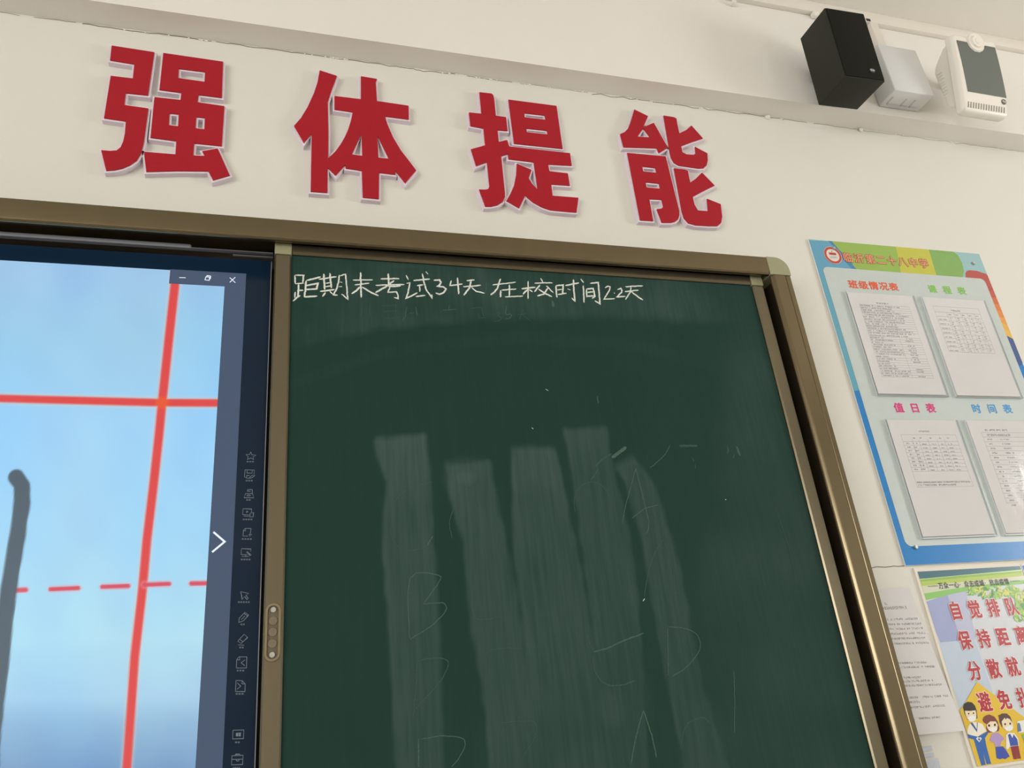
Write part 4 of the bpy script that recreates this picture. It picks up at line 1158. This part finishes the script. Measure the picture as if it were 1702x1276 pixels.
# ------------------------------------------------------------------ small clear bag below the notice
q0 = at(1540, 1236, -0.006)
bag = thing('clear_plastic_bag', (1.30, 0, 1.02), 'small crinkled clear plastic bag with pale blue card beside the frame at the bottom', 'plastic bag')
b = MB(); b.box(1.2400, 1.3190, -.0025, -.0012, 1.02, 1.1080); note(b.build('card', mat('pale_blue_card', lin(190, 198, 208), .5), bag), 'pale blue card')
b = MB(); b.box(1.2400, 1.3120, -.0022, -.0009, 1.112, 1.1190); b.box(1.2400, 1.3120, -.0022, -.0009, 1.1235, 1.1315)
note(b.build('seal_strip', mat('blue_grey_seal', lin(184, 192, 202), .4), bag), 'pale blue seal strips')
b = MB()
n, m_ = 18, 10
rc = random.Random(4)
b.add([(1.240+.066*i/m_, -.004-.010*rc.random()*(1 if 0 < i < m_ else .2), 1.02+.085*j/n) for j in range(n+1) for i in range(m_+1)],
      [(j*(m_+1)+i, j*(m_+1)+i+1, (j+1)*(m_+1)+i+1, (j+1)*(m_+1)+i) for j in range(n) for i in range(m_)])
note(b.build('crinkled_film', clear_mat('crinkled_film', .12), bag), 'crinkled clear film')

# ------------------------------------------------------------------ black speaker
SPW, SPD, SPH = .1325, .117, .243
sp = thing('wall_speaker', (1.5232, -0.11, 2.7986), 'black box loudspeaker hung from the beam, left of the white box', 'speaker', rot=(0.066, -0.014, -0.012))
b = MB(); b.rbox(-SPW/2, SPW/2, -SPD, 0, 0, SPH, .0012, 2)
o = b.build('cabinet', M_BLACK, sp, local=True); auto_smooth(o); note(o, 'black textured cabinet')
b = MB(); b.rbox(-SPW/2+.0025, SPW/2-.0025, -SPD-.003, -SPD, .0025, SPH-.0025, .001, 2)
o = b.build('front_grille', M_GRILLE, sp, local=True); auto_smooth(o); note(o, 'flat black front grille')
b = MB(); b.tube((SPW/2-.036, -SPD-.003, .030), (SPW/2-.036, -SPD-.0042, .030), .0088, .0088, 24)
bd = b.build('badge', mat('badge_black', lin(30, 30, 30), .3), sp, local=True); note(bd, 'round maker badge')
b = MB(); b.tube((SPW/2-.0395, -SPD-.0042, .031), (SPW/2-.0395, -SPD-.0048, .031), .0042, .0042, 12); b.tube((SPW/2-.0325, -SPD-.0042, .031), (SPW/2-.0325, -SPD-.0048, .031), .0042, .0042, 12)
b.build('badge_mark', M_SILVER, bd, local=True)
b = MB(); b.rbox(-.02, .02, -.002, .044, .12, .165, .002, 2); o = b.build('wall_bracket', M_BLACK, sp, local=True)

# white wall box between the speakers
bx = thing('equipment_box', (1.7984, -0.0682, 2.8726), 'pale grey box mounted on the beam between the two speakers', 'box', rot=(0, 0, 0))
b = MB(); b.rbox(-.073, .073, -.0713, 0, 0, .1866, .004, 3)
o = b.build('casing', M_WBOX, bx, local=True); auto_smooth(o); note(o, 'pale grey plastic casing')
b = MB()
for x0, x1, y in ((-.058, -.012, -.030), (-.008, .020, -.030), (.024, .056, -.030)):
    b.rbox(x0, x0+.004, -.044, -.014, -.0016, 0, .0006, 1); b.rbox(x0, x1, -.018, -.014, -.0016, 0, .0006, 1)
note(b.build('cable_slot', M_EMBOSS, bx, local=True), 'knock-out ribs under the box')
# duct dropping from the ceiling duct to the box
pa, pb = at(1300+632/4.234, 190/4.234, -.085), at(1300+688/4.234, 195/4.234, -.085)
b = MB(); b.rbox(pa.x, pa.x+.030, -.085, BEAM_Y, 2.98, 3.2285, .0012, 2)
o = b.build('cable_duct', M_DUCT); auto_smooth(o); tag(o, 'short white vertical cable duct behind the black speaker, down to the grey box', 'cable duct')
ph = at(1447.5, 42, -.0855)
b = MB(); b.box(ph.x-.010, ph.x+.006, -.0862, -.0849, 3.2300, 3.2400); struct(b.build('trim_6', M_DARK))
# white duct ends / clips at the top of the beam
for px_, py_, r_, lb in ((1354, 25, .011, 'small white cable clip on the beam, left of the black speaker'), (1218, 5, .006, 'tiny white cable clip on the beam near the top edge')):
    p = at(px_, py_, -.078)
    b = MB(); b.rbox(p.x-r_, p.x+r_*1.3, -.088, BEAM_Y, p.z-r_*.8, p.z+r_*.8, r_*.5, 3)
    o = b.build('cable_clip', M_WPLAST); auto_smooth(o); tag(o, lb, 'cable clip')

# ------------------------------------------------------------------ white speaker
WHW, WZ0, WZ1, WYF, WYB = .0880, -.0100, .2480, -.0300, .0010
ws = thing('wall_speaker', (1.9998, -0.150, 2.8035), 'white plastic loudspeaker with grey grille, right of the grey box', 'speaker', rot=(0.2223, 0, 0.0105))
def face_y(z):                       # the front bows outwards a little from top to bottom
    t = (z-WZ0)/(WZ1-WZ0)
    return WYF+.004*(2*t-1)**2-.002
def panel_loop(z, inset=0.0):
    """plan outline (x, y) of the front shell at height z"""
    yf = face_y(z)+inset
    x = WHW-inset
    yb = WYB
    r = .0125
    pts = []
    for cx, cy, a0 in ((-x+r, yf+r, 180), (x-r, yf+r, 270), (x-r*.6, yb-r*.6, 0), (-x+r*.6, yb-r*.6, 90)):
        rr_ = r if cy < yb-r*.7 else r*.6
        for i in range(7):
            a = math.radians(a0+90*i/6)
            pts.append((cx+rr_*math.cos(a), cy+rr_*math.sin(a)))
    return pts
b = MB()
NZ = 40
rings = []
for j in range(NZ+1):
    t = .5-.5*math.cos(math.pi*j/NZ)
    z = WZ0+(WZ1-WZ0)*t
    e = min(z-WZ0, WZ1-z)
    ins = .012*(1-math.sqrt(max(0, 1-(1-min(1, e/.012))**2)))
    rings.append([(x, y, z) for x, y in panel_loop(z, ins*.85)])
n = len(rings[0])
b.add([p for r in rings for p in r], [(j*n+i, j*n+(i+1) % n, (j+1)*n+(i+1) % n, (j+1)*n+i) for j in range(NZ) for i in range(n)]+[tuple(range(n))[::-1], tuple(NZ*n+i for i in range(n))])
shell = b.build('front_shell', M_WPLAST, ws, local=True); auto_smooth(shell, 50)
# wedge-shaped back shell
bm = bmesh.new()
prof = [(.0008, .238), (.024, .233), (.050, .206), (.064, .187), (.067, .170), (.054, .110), (.040, .046), (.032, .036), (.018, .031), (.0008, .030)]
XS = .0715
va = [bm.verts.new((-XS, y, z)) for y, z in prof]; vb = [bm.verts.new((XS, y, z)) for y, z in prof]
bm.faces.new(va[::-1]); bm.faces.new(vb)
for i in range(len(prof)):
    k_ = (i+1) % len(prof)
    bm.faces.new((va[i], va[k_], vb[k_], vb[i]))
bm.normal_update()
side = [e for e in bm.edges if abs(e.verts[0].co.x-e.verts[1].co.x) < 1e-6 and min(v.co.y for v in e.verts) > .0 and not all(abs(v.co.y-.0008) < 1e-6 for v in e.verts)]
bmesh.ops.bevel(bm, geom=side, offset=.007, segments=3, affect='EDGES', profile=.5)
b = MB(); b.bm(bm)
o = b.build('back_shell', M_WPLAST, ws, local=True); auto_smooth(o, 40)
for k in range(9):                   # louvres low on the left side
    t = k/8
    z = .160-.088*t
    ya, yb_ = .038-.013*t, .055-.013*t
    b = MB(); b.rbox(-XS-.0022, -XS+.002, ya, yb_, z, z+.0045, .0012, 2)
    o = b.build('louvre', M_WPLAST, ws, local=True); auto_smooth(o)
b = MB(); b.box(.020, .052, .060, .1235, .160, .182); b.build('wall_bracket', M_WPLAST, ws, local=True)
# grille plate with the notch for the tweeter
def gp(x, z, lift): return (x, face_y(z)-lift, z)
RX, RZ = .0010, .2285
NXg, NZg = 60, 72
idx = {}; vs = []; cells = []
for j in range(NZg):
    for i in range(NXg):
        def gpos(ii, jj):
            v = jj/NZg; z = .0530+(.2235-.0530)*v
            xl = -.0640+(-.0735+.0640)*v; xr = .0840+(.0755-.0840)*v
            return xl+(xr-xl)*ii/NXg, z
        xc, zc = gpos(i+.5, j+.5)
        if (xc-RX)**2+(zc-RZ)**2 < .0345**2: continue
        q = []
        for k_ in ((i, j), (i+1, j), (i+1, j+1), (i, j+1)):
            if k_ not in idx:
                idx[k_] = len(vs); vs.append(gp(*gpos(*k_), .0014))
            q.append(idx[k_])
        cells.append(tuple(q))
b = MB(); b.add(vs, cells)
def grille_mat():
    m = mat('grey_perforated_grille', lin(112, 118, 112), .55, metal=.1)
    nt = m.node_tree; bs = nt.nodes['Principled BSDF']
    tc = nt.nodes.new('ShaderNodeTexCoord')
    vo = nt.nodes.new('ShaderNodeTexVoronoi'); vo.inputs['Scale'].default_value = 260; vo.inputs['Randomness'].default_value = 0
    st = nt.nodes.new('ShaderNodeMath'); st.operation = 'LESS_THAN'; st.inputs[1].default_value = .25
    mx = nt.nodes.new('ShaderNodeMix'); mx.data_type = 'RGBA'
    mx.inputs['A'].default_value = lin(104, 109, 103); mx.inputs['B'].default_value = lin(70, 74, 70)
    nt.links.new(tc.outputs['Object'], vo.inputs['Vector']); nt.links.new(vo.outputs['Distance'], st.inputs[0])
    nt.links.new(st.outputs[0], mx.inputs['Factor']); nt.links.new(mx.outputs['Result'], bs.inputs['Base Color'])
    return m
o = b.build('grille', grille_mat(), ws, local=True); note(o, 'grey perforated grille')
md = o.modifiers.new('thickness', 'SOLIDIFY'); md.thickness = .0020; md.offset = -1
yk = face_y(RZ)
b = MB(); b.tube((RX, yk+.004, RZ), (RX, yk-.004, RZ), .0310, .0295, 40)
kn = b.build('tweeter_ring', M_WPLAST, ws, local=True); auto_smooth(kn, 40)
b = MB(); b.tube((RX, yk-.0038, RZ), (RX, yk-.0085, RZ), .0205, .0185, 32)
o = b.build('tweeter_dome', M_WPLAST, kn, local=True); auto_smooth(o, 40)
b = MB(); b.tube((RX, yk-.0084, RZ), (RX, yk-.0105, RZ), .0095, .0080, 20)
o = b.build('tweeter_centre', M_WPLAST, kn, local=True); auto_smooth(o, 40)
yb_ = face_y(.038)
b = MB(); b.tube((.0715, yb_+.001, .038), (.0715, yb_-.0016, .038), .0088, .0088, 24)
bd = b.build('badge', mat('badge_brown', lin(96, 86, 76), .3), ws, local=True); note(bd, 'small round grey badge')
b = MB(); b.tube((.0685, yb_-.0016, .039), (.0685, yb_-.0021, .039), .0036, .0036, 12); b.tube((.0750, yb_-.0016, .037), (.0750, yb_-.0021, .037), .0034, .0034, 12)
b.build('badge_mark', M_SILVER, bd, local=True)
for k in range(15):
    b = MB()
    x0 = -.0715+.0098*k
    za, zb = .0015, .0200
    yv = lambda z: face_y(z)-.0010
    pts = [(x0, za), (x0+.0034, za), (x0+.0070, zb), (x0+.0036, zb)]
    b.add([(x, yv(z), z) for x, z in pts]+[(x, face_y(z)+.006, z) for x, z in pts],
          [(0, 1, 2, 3), (7, 6, 5, 4), (0, 4, 5, 1), (1, 5, 6, 2), (2, 6, 7, 3), (3, 7, 4, 0)])
    b.build('vent_slot', M_SLOT, ws, local=True)

bpy.context.view_layer.update()
